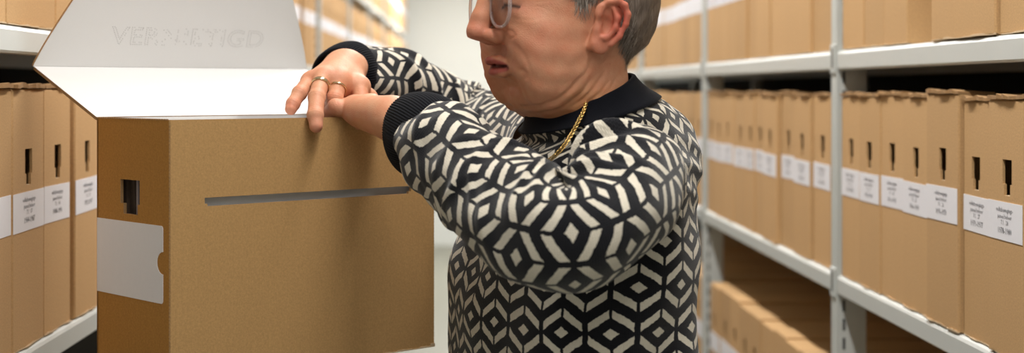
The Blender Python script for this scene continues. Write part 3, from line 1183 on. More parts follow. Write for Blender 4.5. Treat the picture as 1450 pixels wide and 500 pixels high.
lash = np.exp(-(((HV[:, 2] - (.0275 - 10 * (yl - .033) ** 2)) / .0021)) ** 2) * (np.abs(yl - .034) < .0160) * (HV[:, 0] > .062)
hc = lerp(hc, np.array(srgb(58, 44, 38)), .9 * lash)
brow = np.exp(-((HV[:, 2] - (.054 - 12 * (yl - .034) ** 2)) / .0035) ** 2) * (np.abs(yl - .033) < .021) * (HV[:, 0] > .06)
hc = lerp(hc, np.array(srgb(126, 108, 94)), .7 * brow)
HWV = h2w(HV)

# ------------------------------------------------------------------ hands
JT = lambda u, v, Y: np.array(at(u, v, Y))


def hand_field(lo, hi, wrist, fore, mcp, fingers, thumb, palm_n, h=.00115, pd=.008, pr_=.018, ks=1.0, kw=1.0):
    """wrist, knuckles and finger chains as joint positions; palm_n points out of the back of the hand"""
    f = Field(lo, hi, h)
    f.chain([fore, wrist], [.0285 * kw, .0262 * kw], .01, flat=(palm_n, 1.25))
    for m_, r in zip(mcp, (.0118 * ks, .0122 * ks, .0120 * ks, .0112 * ks)):
        a = wrist + (m_ - wrist) * .12
        f.cap(a, m_ - palm_n * .003, .0165, r, .016)
    c = sum(mcp) / 4
    f.cap(wrist - palm_n * .004, c - palm_n * pd, .020, pr_, .014)
    for m_ in mcp:
        f.ell(m_ - palm_n * .002, .0112 * ks, .008)
    for ch, rs in fingers:
        f.chain(ch, rs, .0022)
        for j, r in zip(ch[1:-1], rs[1:-1]):
            f.ell(j, r * .99, .003)
    if thumb:
        f.chain(thumb[0], thumb[1], .008)
    return f


def nz(v):
    v = np.array(v, float)
    return v / np.linalg.norm(v)


# far hand: seen on its back, fingers hooked over the front edge of the carton
W_ = JT(488, 97, 1.872)
pn = nz((-.25, -.52, .80))
mR = [JT(509, 120, 1.812), JT(481, 112, 1.806), JT(457, 108, 1.800), JT(439, 114, 1.803)]         # index .. little
fR = [([mR[0], JT(512, 148, 1.790), JT(507, 170, 1.795), JT(500, 184, 1.803)], [.0100, .0090, .0082, .0072]),
      ([mR[1], JT(474, 140, 1.782), JT(469, 159, 1.791), JT(467, 175, 1.799)], [.0104, .0096, .0086, .0074]),
      ([mR[2], JT(448.5, 138, 1.762), JT(446.5, 163, 1.7385), JT(447.5, 178.5, 1.7325)], [.0104, .0098, .0092, .0080]),
      ([mR[3], JT(424, 132, 1.775), JT(415, 147, 1.762), JT(412, 154.5, 1.757)], [.0094, .0086, .0078, .0072])]
thR = ([W_ + np.array((.012, -.01, -.022)), JT(520, 140, 1.83), JT(512, 170, 1.825), JT(500, 190, 1.82)], [.014, .0120, .0108, .0085])
fr = hand_field((-.24, 1.70, CZ - .085), (-.06, 1.96, CZ + .075), W_, JT(495, 98, 1.915), mR, fR, thR, pn)
RV, RQ = fr.mesh()
RV = smooth(RV, RQ, 1, .3)

# near hand: little-finger edge towards the camera, fingers dipping into the carton
W2 = JT(560, 168, 1.690)
pn2 = nz((-.12, -.45, .88))
mL = [JT(502, 150, 1.808), JT(498, 150.5, 1.790), JT(499, 153, 1.772), JT(507, 158, 1.757)]           # index .. little
fL = [([mL[0], JT(472, 147, 1.800), JT(461, 160, 1.803), JT(457, 176, 1.803)], [.0098, .0090, .0082, .0072]),
      ([mL[1], JT(475, 150.5, 1.772), JT(464, 162, 1.787), JT(462, 180, 1.794)], [.0098, .0088, .0082, .0072]),
      ([mL[2], JT(481, 153.5, 1.771), JT(471, 163, 1.788), JT(468, 182, 1.795)], [.0096, .0084, .0080, .0070]),
      ([mL[3], JT(487, 154.5, 1.780), JT(480, 167, 1.798), JT(479, 184, 1.801)], [.0096, .0084, .0076, .0066])]
thL = ([W2 + np.array((-.02, .03, .0)), JT(526, 149, 1.790), JT(503, 151, 1.830), JT(490, 168, 1.842)], [.0140, .0125, .0110, .0085])
fl = hand_field((-.20, 1.59, CZ - .095), (.01, 1.88, CZ + .035), W2, JT(600, 184, 1.635), mL, fL, thL, pn2, pd=.001, pr_=.0120, ks=.90, kw=.92)
LV, LQ = fl.mesh()
LV = smooth(LV, LQ, 1, .3)


def hand_detail(V, Q, mcp, fingers, pn_, nails):
    """knuckle creases, tendons, skin tones, nails"""
    N = normals(V, Q)
    G = np.zeros(len(V))
    for ch, rs in fingers:
        for j in (1, 2):
            a, b = ch[j - 1], ch[j]
            ax = nz(np.array(ch[j + 1]) - np.array(a))
            d = V - b
            s = d @ ax
            r = np.linalg.norm(d - s[:, None] * ax, axis=1)
            near_ = np.exp(-(np.maximum(r - rs[j], 0) / .003) ** 2) * (r < rs[j] * 1.6)
            for off in (-.0034, -.0004, .0028):
                G -= .00026 * near_ * np.exp(-((s - off) / .0007) ** 2) * (N @ pn_ > -.2)
            G += .0002 * near_ * np.exp(-(s / .006) ** 2)
    V = V + N * G[:, None]
    c = np.tile(np.array(srgb(206, 152, 119)), (len(V), 1))
    for m_ in mcp: c = lerp(c, np.array(srgb(212, 146, 122)), .55 * blob(m_, (.011, .011, .011), V))
    for ch, rs in fingers:
        for j in (1, 2): c = lerp(c, np.array(srgb(212, 142, 118)), .45 * blob(ch[j], (.009, .009, .009), V))
        c = lerp(c, np.array(srgb(218, 138, 122)), .40 * blob(ch[3], (.012, .012, .012), V))
        if nails:
            ax = nz(np.array(ch[3]) - np.array(ch[2]))
            up = nz(pn_ - (pn_ @ ax) * ax)
            sd = np.cross(ax, up)
            d = V - (np.array(ch[3]) + ax * .0005)
            a_, s_, u_ = d @ ax, d @ sd, d @ up
            w = ((np.abs(a_) / .0058) ** 4 + (np.abs(s_) / .0050) ** 4 < 1) & (u_ > .002)
            V = V + N * (w * .0004)[:, None]
            c[w] = np.array(srgb(226, 158, 144))
    return V, c


RV, rc = hand_detail(RV, RQ, mR, fR, pn, False)
LV, lc = hand_detail(LV, LQ, mL, fL, pn2, False)

# ------------------------------------------------------------------ trunk, arms and legs under the clothes
NSC = [(.183, 1.640, CZ - .092), (.190, 1.575, CZ - .098), (.165, 1.492, CZ - .114), (.112, 1.440, CZ - .142), (.060, 1.485, CZ - .126), (.007, 1.565, CZ - .083), (-.025, 1.625, CZ - .058)]
FSC = [(.125, 1.85, CZ - .085), (.112, 1.905, CZ - .085), (.070, 2.02, CZ - .070), (.015, 2.095, CZ - .053), (-.045, 2.060, CZ - .022), (-.100, 1.985, CZ + .010), (-.138, 1.925, CZ + .015)]
SH_N = np.array((.185, 1.60, CZ - .105)); SH_F = np.array((.115, 1.88, CZ - .085))
EL_N = np.array((.104, 1.430, CZ - .143)); EL_F = np.array((.030, 2.075, CZ - .050))
TC = np.array((.155, 1.72))
HIPZ = .86
fb = Field((-.16, 1.38, -.02), (.37, 2.18, CZ + .04), .006)
nb = np.array(hw(-.03, 0, -.185))
LF = np.array((-.95, -.31, 0)); LL = np.array((.31, -.95, 0))
RT = np.array((LF, LL, (0, 0, 1)))
fb.cap(nb + np.array((0, 0, .03)), nb, .060, .066, .02)
fb.ell((.160, 1.72, CZ - .165), (.080, .135, .08), .03, RT)
fb.ell((.150, 1.72, CZ - .27), (.108, .150, .20), .04, RT)
fb.ell((.160, 1.72, .93), (.110, .160, .16), .05, RT)
for s, sh, el, wr, fo_ in ((1, SH_N, EL_N, W2, JT(600, 184, 1.635)), (-1, SH_F, EL_F, W_, JT(495, 98, 1.915))):
    sh = sh - np.array((0, 0, .025))
    fb.cap((.165, 1.72, CZ - .12), sh, .04, .032, .03)
    mids = [np.array(q) for q in (NSC if s > 0 else FSC)[2:-1]]
    fb.chain([sh] + mids + [fo_], [.036] + [.032] * len(mids) + [.0285], .015)
    hip = np.array((.165, 1.72, .88)) + LL * .085 * s
    knee = np.array((.150, 1.72, .48)) + LL * .090 * s
    ankle = np.array((.165, 1.72, .09)) + LL * .095 * s
    fb.chain([hip, knee, ankle], [.082, .055, .038], .03)
    fb.cap(ankle - np.array((0, 0, .055)) - LF * .03, ankle - np.array((0, 0, .058)) + LF * .13, .030, .026, .02)
BV, BQ = fb.mesh()
bc = np.tile(np.array(srgb(206, 152, 119)), (len(BV), 1))

PO = Vector((.160, 1.72, 0))
allV = []; allQ = []; allC = []
off = 0
for V, Q, c in ((HWV, HQ, hc), (RV, RQ, rc), (LV, LQ, lc), (BV, BQ, bc)):
    allV.append(V - np.array(PO)); allQ.append(Q + off); allC.append(c); off += len(V)
me = np_mesh('person', np.concatenate(allV), np.concatenate(allQ))
cc = np.concatenate(allC)
at_ = me.color_attributes.new('skin', 'FLOAT_COLOR', 'POINT')
at_.data.foreach_set('color', np.concatenate((cc, np.ones((len(cc), 1))), 1).astype(np.float32).ravel())

t = NT('skin')
an = t.new('ShaderNodeAttribute', attribute_name='skin')
co = obj_coord(t)
n1 = t.noise(co, 60, 5, .65)
n2 = t.noise(co, 520, 3, .6)
n3 = t.noise(co, 170, 4, .7)
c = t.mix(t.ramp(n1, [(.35, (0, 0, 0)), (.75, (.45, .45, .45))]), an.outputs['Color'], t.mix(1.0, an.outputs['Color'], srgb(240, 176, 156), 'MULTIPLY'))
c = t.mix(t.ramp(n3, [(.55, (0, 0, 0)), (.8, (.22, .22, .22))]), c, t.mix(1.0, c, srgb(214, 158, 132), 'MULTIPLY'))
t.set(Base_Color=c, Roughness=t.math('MULTIPLY_ADD', n2, .25, .42), Specular_IOR_Level=.34, Subsurface_Weight=.16, Subsurface_Scale=.006)
t.b.inputs['Subsurface Radius'].default_value = (1, .35, .18)
vor = t.new('ShaderNodeTexVoronoi'); vor.inputs['Scale'].default_value = 750
t.put(vor.inputs['Vector'], co)
t.bump(t.math('ADD', t.math('MULTIPLY', n2, .7), t.math('MULTIPLY', vor.outputs['Distance'], .6)), .34, .0008)
MAT['skin'] = t.m
person = link('person', me, MAT['skin'], None, True, PO)
tag(person, 'grey-haired woman with clear glasses in a black and cream knitted sweater, opening the carton', 'person')


def kid(name, me_or_bm, mats, parent=None, smooth_=True):
    """child of the person whose mesh was made in room coordinates"""
    o = bm_obj(name, me_or_bm, mats, None, smooth_) if isinstance(me_or_bm, bmesh.types.BMesh) else link(name, me_or_bm, mats, None, smooth_)
    p = parent or person
    o.parent = p
    o.matrix_parent_inverse = Matrix.Translation(PO).inverted() if p is person else Matrix.Identity(4)
    return o
# ------------------------------------------------------------------ hair
hairC = HV.copy()
absl = np.abs(hairC[:, 1])


def hairline(f):
    """height above which the scalp is haired, by position along the head"""
    xs = [-.12, -.075, -.060, -.045, -.034, -.026, -.020, -.004, .008, .018, .026, .040, .060, .08]
    zs = [-.030, -.034, -.036, -.030, -.012, .006, .030, .038, .030, .022, .030, .048, .074, .088]
    return np.interp(f, xs, zs)


EARZONE = (absl > .079)
up_ = HV[:, 2] - hairline(HV[:, 0])
hm = (up_ > 0) & ~EARZONE
# shell over the scalp
vk = hm
fk = vk[HQ].all(1)
ids = np.unique(HQ[fk])
remap = np.full(len(HV), -1); remap[ids] = np.arange(len(ids))
HNN = normals(HV, HQ)
thick = .0105 * np.clip(up_ / .028, .06, 1) + .0025 * np.clip((-.03 - HV[:, 0]) / .05, 0, 1)
thick = thick * np.where(HV[:, 0] > .0, .6, 1.0)
SV = HV + HNN * thick[:, None]
sv = SV[ids]
streak = .0004 * np.sin(sv[:, 0] * 310 + 9 * np.sin(sv[:, 2] * 30) + 40 * sv[:, 1])
sv = sv + HNN[ids] * streak[:, None]
me = np_mesh('hair', h2w(sv), remap[HQ[fk]])
t = NT('grey_hair')
co = obj_coord(t)
n1 = t.noise(t.mapping(co, (1, 1, .12)), 420, 3, .6)
n2 = t.noise(co, 35, 3, .5)
oi = t.new('ShaderNodeAttribute', attribute_name='strand')
v = t.math('ADD', t.math('MULTIPLY', n1, .55), t.math('MULTIPLY', oi.outputs['Fac'], .55))
c = t.ramp(v, [(.15, srgb(54, 45, 39)), (.42, srgb(116, 102, 92)), (.68, srgb(160, 147, 136)), (.95, srgb(208, 199, 190))])
t.set(Base_Color=c, Roughness=.5, Specular_IOR_Level=.35)
t.bump(n1, .4, .001)
MAT['hair'] = t.m
a = me.attributes.new('strand', 'FLOAT', 'POINT')
a.data.foreach_set('value', np.full(len(me.vertices), .15, dtype=np.float32))
hair = kid('hair', me, MAT['hair'])

# strands lying on the shell
r2 = np.random.default_rng(4)
cand = ids[(up_[ids] > .002)]
pick = r2.choice(cand, 15000)
P0 = HV[pick] + HNN[pick] * (thick[pick] * r2.uniform(.35, 1.0, len(pick)))[:, None]
N0 = HNN[pick]
crown = np.array((-.05, 0, .13))
d = P0 - crown
flow = d - (d * N0).sum(1, keepdims=True) * N0
flow /= np.linalg.norm(flow, axis=1, keepdims=True) + 1e-9
flow += np.stack((np.where(P0[:, 0] > .0, -.55, .12 * np.sin(P0[:, 2] * 60)), np.zeros(len(P0)), np.where(P0[:, 0] > .0, -.35, -.35)), 1)
flow += r2.normal(0, .16, flow.shape)
flow -= (flow * N0).sum(1, keepdims=True) * N0
flow /= np.linalg.norm(flow, axis=1, keepdims=True) + 1e-9
sidev = np.cross(N0, flow)
Ls = r2.uniform(.014, .030, len(pick)) * np.where(P0[:, 0] > .01, .75, 1)
wd = r2.uniform(.00022, .00042, len(pick))
NS = 4
vs = []
curl = r2.normal(0, .18, len(pick))
lift = r2.uniform(-.02, .09, len(pick))
cen = np.array((-.008, 0, .045))
for k in range(NS + 1):
    q = k / NS
    c_ = P0 + flow * (Ls * q)[:, None] + sidev * (curl * Ls * q * q)[:, None]
    # keep to the round of the head
    c_ = c_ - N0 * ((Ls * q) ** 2 * (5.2 - 10 * lift))[:, None]
    w_ = wd * (1 - .75 * q)
    vs.append(c_ + sidev * w_[:, None]); vs.append(c_ - sidev * w_[:, None])
A = np.stack(vs, 1)                     # n x (2*(NS+1)) x 3
n = len(pick)
W_all = h2w(A.reshape(-1, 3))
base_i = np.arange(n)[:, None] * (2 * (NS + 1))
fq = np.concatenate([base_i + np.array([[2 * k, 2 * k + 1, 2 * k + 3, 2 * k + 2]]) for k in range(NS)])
me = np_mesh('hair_strands', W_all, fq)
a = me.attributes.new('strand', 'FLOAT', 'POINT')
rs_ = np.clip(r2.normal(.5, .28, n), 0, 1)
a.data.foreach_set('value', np.repeat(rs_, 2 * (NS + 1)).astype(np.float32))
o = link('hair_strands', me, MAT['hair'], hair, True)
o['kind'] = 'stuff'

# ------------------------------------------------------------------ glasses
t = NT('clear_acetate')
t.set(Base_Color=(.93, .84, .84), Roughness=.06, IOR=1.45, Transmission_Weight=.82, Specular_IOR_Level=.6)
MAT['acetate'] = t.m
t = NT('lens_glass')
t.set(Base_Color=(.97, .96, .97), Roughness=.01, IOR=1.08, Transmission_Weight=1.0)
MAT['lens'] = t.m


def tube(bm, pts, radii, nseg=8, closed=False, flat=None, mi=0):
    """swept round tube; flat=(direction, factor) makes it a strap"""
    P = [Vector(p) for p in pts]
    n = len(P)
    rings = []
    prev = None
    for i in range(n):
        if closed: tg = (P[(i + 1) % n] - P[i - 1]).normalized()
        else: tg = (P[min(i + 1, n - 1)] - P[max(i - 1, 0)]).normalized()
        if prev is None:
            ref = Vector((0, 0, 1)) if abs(tg.z) < .9 else Vector((1, 0, 0))
            a = tg.cross(ref).normalized()
        else:
            a = (prev - tg * prev.dot(tg)).normalized()
        b = tg.cross(a)
        prev = a
        r = radii[i] if hasattr(radii, '__len__') else radii
        ring = []
        for k in range(nseg):
            q = 2 * pi * k / nseg
            d = a * math.cos(q) * r + b * math.sin(q) * r
            if flat: d = d + flat[0] * (d.dot(flat[0]) * (flat[1] - 1))
            ring.append(bm.verts.new(P[i] + d))
        rings.append(ring)
    m_ = n if closed else n - 1
    for i in range(m_):
        A, B = rings[i], rings[(i + 1) % n]
        for k in range(nseg):
            f = bm.faces.new((A[k], A[(k + 1) % nseg], B[(k + 1) % nseg], B[k])); f.material_index = mi
    if not closed:
        bm.faces.new(rings[0][::-1]); bm.faces.new(rings[-1])


glasses_bm = bmesh.new()
lens_loops = []
for s in (1, -1):
    pts = []
    for k in range(36):
        q = 2 * pi * k / 36
        cl, sl_ = math.cos(q), math.sin(q)
        ex = abs(cl) ** .86 * math.copysign(1, cl); ez = abs(sl_) ** .86 * math.copysign(1, sl_)
        l = s * (.0335 + .0235 * ex)
        z = .0275 + .0235 * ez - (.002 * ex if ez < 0 else 0)
        pts.append(hw(.0975 - 1.2 * (abs(l) - .011) ** 2 * 1.0 - .02 * (z - .0275), l, z))
    lens_loops.append(pts)
    tube(glasses_bm, pts, .0017, 8, True, (Vector(HF_), 1.25))
br = [hw(.099, .0125, .036), hw(.1015, .006, .040), hw(.1022, 0, .041), hw(.1015, -.006, .040), hw(.099, -.0125, .036)]
tube(glasses_bm, br, .0018, 8)
glasses = kid('eyeglasses', glasses_bm, MAT['acetate'])
for pts in lens_loops:
    bm = bmesh.new()
    c = sum(pts, Vector()) / len(pts)
    fr_ = [bm.verts.new(p + (c - p) * .04 + Vector(HF_) * .0006) for p in pts]
    bk_ = [bm.verts.new(p + (c - p) * .04 - Vector(HF_) * .0006) for p in pts]
    bm.faces.new(fr_); bm.faces.new(bk_[::-1])
    for k in range(36): bm.faces.new((fr_[k], bk_[k], bk_[(k + 1) % 36], fr_[(k + 1) % 36]))
    bm_obj('lens', bm, MAT['lens'], glasses)
for s in (1, -1):
    bm = bmesh.new()
    P = [hw(.094, s * .056, .043), hw(.088, s * .0655, .0445), hw(.05, s * .0735, .043), hw(.01, s * .0795, .041), hw(-.006, s * .0815, .037), hw(-.022, s * .080, .014), hw(-.026, s * .0785, .002)]
    tube(bm, P, [.0022, .0022, .0018, .0017, .0017, .0018, .0020], 8)
    bm_obj('temple_arm', bm, MAT['acetate'], glasses, True)

# ------------------------------------------------------------------ knitwear
PK = .0505


def knit_material():
    t = NT('patterned_knit')
    uv = t.new('ShaderNodeUVMap', uv_map='UVMap').outputs[0]
    co = obj_coord(t)
    nz_ = t.new('ShaderNodeTexNoise'); nz_.inputs['Scale'].default_value = 420; nz_.inputs['Detail'].default_value = 2
    t.put(nz_.inputs['Vector'], co)
    wob = t.new('ShaderNodeTexNoise'); wob.inputs['Scale'].default_value = 38; wob.inputs['Detail'].default_value = 2
    t.put(wob.inputs['Vector'], co)
    def jit(base, sock, amp): return t.math('MULTIPLY_ADD', t.math('SUBTRACT', sock, .5), amp, base)
    sep = t.new('ShaderNodeSeparateXYZ'); t.put(sep.inputs[0], uv)
    sn = t.new('ShaderNodeSeparateColor'); t.put(sn.inputs[0], nz_.outputs['Color'])
    sw = t.new('ShaderNodeSeparateColor'); t.put(sw.inputs[0], wob.outputs['Color'])
    u = jit(jit(sep.outputs[0], sn.outputs[0], .045), sw.outputs[0], .08)
    v = jit(jit(sep.outputs[1], sn.outputs[1], .045), sw.outputs[1], .08)
    R = .94; hh = .345; cth = .172; lw = .058
    M = t.math

    def row(off):
        # even rows sit at v = 0, odd rows at v = R shifted half a period
        vv = M('SUBTRACT', M('FLOORED_MODULO', M('ADD', v, R - off[1]), 2 * R), R)      # -R .. R
        uu = M('SUBTRACT', M('FLOORED_MODULO', M('ADD', u, .5 - off[0]), 1.0), .5)      # -.5 .. .5
        au, av = M('ABSOLUTE', uu), M('ABSOLUTE', vv)
        rh = M('MULTIPLY_ADD', au, -2 * hh, hh)                # rhombus half height here
        band_lo = M('GREATER_THAN', av, rh)
        band_hi = M('LESS_THAN', av, M('ADD', rh, cth))
        edge = M('MULTIPLY', M('GREATER_THAN', au, lw * .55), M('LESS_THAN', au, .5 - lw))
        band = M('MULTIPLY', M('MULTIPLY', band_lo, band_hi), edge)
        dia = M('LESS_THAN', M('ADD', M('DIVIDE', au, .160), M('DIVIDE', av, .118)), 1.0)
        return M('MAXIMUM', band, dia)

    m_ = M('MAXIMUM', row((0, 0)), row((.5, R)))
    fib = t.noise(co, 900, 2, .7)
    cream = t.mix(fib, srgb(196, 186, 168), srgb(236, 228, 212))
    black = t.mix(fib, srgb(12, 12, 16), srgb(30, 30, 36))
    t.set(Base_Color=t.mix(m_, black, cream), Roughness=.92, Specular_IOR_Level=.12, Sheen_Weight=.25, Sheen_Roughness=.5)
    # stitches
    su = M('SINE', M('MULTIPLY', sep.outputs[0], 2 * pi * 24))
    sv_ = M('SINE', M('MULTIPLY_ADD', sep.outputs[1], 2 * pi * 24, M('MULTIPLY', su, 1.2)))
    t.bump(M('ADD', M('MULTIPLY', sv_, .4), M('ADD', M('MULTIPLY', fib, .8), M('MULTIPLY', su, .25))), .35, .0012)
    return t.m


MAT['knit'] = knit_material()
t = NT('black_rib_knit')
uv = t.new('ShaderNodeUVMap', uv_map='UVMap').outputs[0]
sep = t.new('ShaderNodeSeparateXYZ'); t.put(sep.inputs[0], uv)
fib = t.noise(obj_coord(t), 900, 2, .7)
rib = t.math('SINE', t.math('MULTIPLY', sep.outputs[0], 2 * pi))
t.set(Base_Color=t.mix(fib, srgb(9, 10, 14), srgb(25, 26, 33)), Roughness=.92, Specular_IOR_Level=.08, Sheen_Weight=.05)
t.bump(t.math('ADD', t.math('MULTIPLY', rib, .5), t.math('MULTIPLY', fib, .5)), .5, .0014)
MAT['rib'] = t.m


def loft(name, rings, uvs, mats, parent, cap0=False, cap1=False, flip=False):
    """rings: n x m x 3 array, closed around m; uvs: n x (m+1) x 2"""
    n, m_ = rings.shape[:2]
    V = rings.reshape(-1, 3)
    i = np.arange(n - 1)[:, None]; j = np.arange(m_)[None]
    j1 = (j + 1) % m_
    Q = np.stack((i * m_ + j, i * m_ + j1, (i + 1) * m_ + j1, (i + 1) * m_ + j), -1).reshape(-1, 4)
    UA = np.stack((uvs[:-1, :-1], uvs[:-1, 1:], uvs[1:, 1:], uvs[1:, :-1]), 2).reshape(-1, 4, 2)
    if flip:
        Q = Q[:, ::-1]; UA = UA[:, ::-1]
    me = np_mesh(name, V, Q)
    ul = me.uv_layers.new(name='UVMap')
    ul.data.foreach_set('uv', np.ascontiguousarray(UA, dtype=np.float32).ravel())
    return me


def catmull(P, n):
    P = np.array(P, float)
    ext = np.concatenate((2 * P[:1] - P[1:2], P, 2 * P[-1:] - P[-2:-1]))
    out = []
    for i in range(len(P) - 1):
        a, b, c, d = ext[i:i + 4]
        for k in range(n):
            t = k / n
            out.append(.5 * ((2 * b) + (-a + c) * t + (2 * a - 5 * b + 4 * c - d) * t * t + (-a + 3 * b - 3 * c + d) * t ** 3))
    out.append(P[-1])
    return np.array(out)


def resample(C, extra, n):
    d = np.concatenate(([0], np.cumsum(np.linalg.norm(np.diff(C, axis=0), axis=1))))
    s = np.linspace(0, d[-1], n)
    return np.stack([np.interp(s, d, C[:, k]) for k in range(C.shape[1])], 1), np.stack([np.interp(s, d, extra[:, k]) for k in range(extra.shape[1])], 1), s


def sleeve(ctrl, radii, n=150, m_=132, ref=(0, 0, 1), folds=None, squash=None, twist=0.0, nper=6, vph=0.0, uph=0.0, P=.0575):
    """tube of cloth along the arm; returns rings, uvs, frames"""
    k = 14
    C = catmull(ctrl, k)
    R = catmull(np.array(radii, float).reshape(len(radii), -1), k)
    C, R, s = resample(C, R, n)
    T = np.gradient(C, axis=0); T /= np.linalg.norm(T, axis=1, keepdims=True)
    A = np.zeros_like(C); B = np.zeros_like(C)
    a = np.array(ref, float)
    for i in range(n):
        a = a - (a @ T[i]) * T[i]; a /= np.linalg.norm(a)
        A[i] = a; B[i] = np.cross(T[i], a)
    th = np.linspace(0, 2 * pi, m_, endpoint=False)[None]
    S_ = (s / s[-1])[:, None]
    rad = R[:, :1] * np.ones_like(th)
    if folds is not None: rad = rad + folds(S_, th, s[:, None])
    ca, sb = np.cos(th) * rad, np.sin(th) * rad
    if R.shape[1] > 1: sb = sb * R[:, 1:2]
    rings = C[:, None] + A[:, None] * ca[..., None] + B[:, None] * sb[..., None]
    tu = np.linspace(0, 1, m_ + 1)[None] * nper + uph + twist * S_
    seg = np.percentile(np.linalg.norm(np.diff(rings, axis=0), axis=2), 82, axis=1)
    sl_ = np.concatenate(([0], np.cumsum(seg)))
    tv = np.repeat((sl_ / P)[:, None], m_ + 1, 1) + vph
    return rings, np.stack((tu * np.ones_like(tv), tv), -1), (C, T, A, B, R, s)


wrapd = lambda a, b: (a - b + pi) % (2 * pi) - pi

# near sleeve: from the dropped shoulder over the bent elbow to the cuff
nsc = NSC
nsr = [.054, .058, .058, .0575, .0545, .0500, .0440]


def near_folds(S_, th, s):
    z = np.zeros_like(S_ * th)
    rr_ = np.random.default_rng(21)
    for k in range(9):                       # bunched folds on the inside of the elbow
        c = .24 + .044 * k + rr_.uniform(-.008, .008); wdt = rr_.uniform(.009, .015)
        a0 = .35 + rr_.uniform(-.35, .35); wa = rr_.uniform(.55, .95)
        d = S_ - c - .045 * np.sin(wrapd(th, a0) * 1.1 + rr_.uniform(-.6, .6))
        z = z + rr_.uniform(.0085, .0160) * np.exp(-(d / wdt) ** 2) * np.exp(-(wrapd(th, a0) / wa) ** 2)
    z = z - .006 * np.exp(-((S_ - .44) / .10) ** 2) * np.exp(-(wrapd(th, .3) / .8) ** 2)
    z = z + .0035 * np.sin(th * 2 + S_ * 9) * (1 - S_ * .5) + .0022 * np.sin(th * 3 - S_ * 21 + 1.3) + .0014 * np.sin(th * 5 + S_ * 33)
    for k in range(12):                      # long soft pull folds elsewhere
        c = rr_.uniform(.05, .92); wdt = rr_.uniform(.010, .022)
        a0 = rr_.uniform(-2.2, 2.6); wa = rr_.uniform(.4, .9)
        d = S_ - c - rr_.uniform(-.10, .10) * wrapd(th, a0)
        z = z + rr_.uniform(.002, .0048) * np.exp(-(d / wdt) ** 2) * np.exp(-(wrapd(th, a0) / wa) ** 2)
    for k in range(5):
        c = .66 + .06 * k
        z = z + .0016 * np.exp(-((S_ - c - .02 * np.sin(th * 1 + k)) / .014) ** 2) * (1 + np.sin(th + 1.7 * k))
    z = z + .006 * np.exp(-((S_ - .93) / .045) ** 2)
    return z


rings, uvs, frN = sleeve(nsc, nsr, 190, 140, folds=near_folds, nper=6, vph=.62, uph=.5, P=.0565)
sweater_parts = []
# far sleeve
fsc = FSC
fsr = [.062, .064, .060, .055, .051, .046, .041]


def far_folds(S_, th, s):
    z = np.zeros_like(S_ * th)
    rr_ = np.random.default_rng(5)
    for k in range(11):
        c = .22 + .064 * k + rr_.uniform(-.012, .012); wdt = rr_.uniform(.012, .020)
        a0 = rr_.uniform(-1.6, 1.6); wa = rr_.uniform(.5, 1.0)
        d = S_ - c - .06 * np.sin(wrapd(th, a0) + rr_.uniform(-.6, .6))
        z = z + rr_.uniform(.0045, .0105) * np.exp(-(d / wdt) ** 2) * np.exp(-(wrapd(th, a0) / wa) ** 2)
    return z + .003 * np.sin(th * 2 + S_ * 11) + .0015 * np.sin(th * 5 - S_ * 25)


ringsF, uvsF, frF = sleeve(fsc, fsr, 170, 120, folds=far_folds, nper=6, vph=.3, uph=.35, P=.056)

# body of the sweater: rings from the hem to the collar
cf = lambda f, l, z: np.array(hw(f, l, z))
zc = CZ
FT = np.array((-.955, -.297, 0)); LTt = np.array((.297, -.955, 0))
colF, colB = cf(.052, 0, -.112), cf(-.102, 0, -.070)
ccen = (colF + colB) / 2
cA = (colF - colB) / 2
tor = [  # centre, half vector to the front, half width
    ((.162, 1.72, zc - .66), .118, .185), ((.156, 1.72, zc - .60), .124, .195), ((.146, 1.72, zc - .50), .126, .198), ((.137, 1.72, zc - .40), .126, .197), ((.132, 1.72, zc - .30), .127, .194),
    ((.133, 1.72, zc - .23), .127, .190), ((.142, 1.72, zc - .17), .121, .180), ((.152, 1.72, zc - .12), .110, .168), ((.150, 1.72, zc - .085), .124, .150)]
CR = [np.concatenate((c, FT * a, LTt * b)) for c, a, b in tor]
CR.append(np.concatenate((np.array((.150, 1.70, zc - .062)), FT * .114 + np.array((0, 0, -.022)), LTt * .118)))
CR.append(np.concatenate((ccen * .6 + np.array((.168, 1.70, zc - .055)) * .4 + np.array((0, 0, .000)), cA * 1.06, HL_ * .096)))
CR.append(np.concatenate((ccen, cA, HL_ * .083)))
CR = np.array(CR)
CT = catmull(CR, 16)
nT = 200
dd = np.concatenate(([0], np.cumsum(np.linalg.norm(np.diff(CT[:, :3] + CT[:, 6:9] * .35, axis=0), axis=1) + .5 * np.linalg.norm(np.diff(CT[:, 6:9], axis=0), axis=1))))
ss = np.linspace(0, dd[-1], nT)
CT = np.stack([np.interp(ss, dd, CT[:, k]) for k in range(9)], 1)
mT = 260
th = np.linspace(0, 2 * pi, mT, endpoint=False)[None]
ex = np.interp(ss / ss[-1], [0, .7, 1], [.90, .90, 1.0])[:, None]
sg = lambda x, p: np.sign(x) * np.abs(x) ** p
ca, sb = sg(np.cos(th), ex), sg(np.sin(th), ex)
tr = CT[:, None, :3] + CT[:, None, 3:6] * ca[..., None] + CT[:, None, 6:9] * sb[..., None]
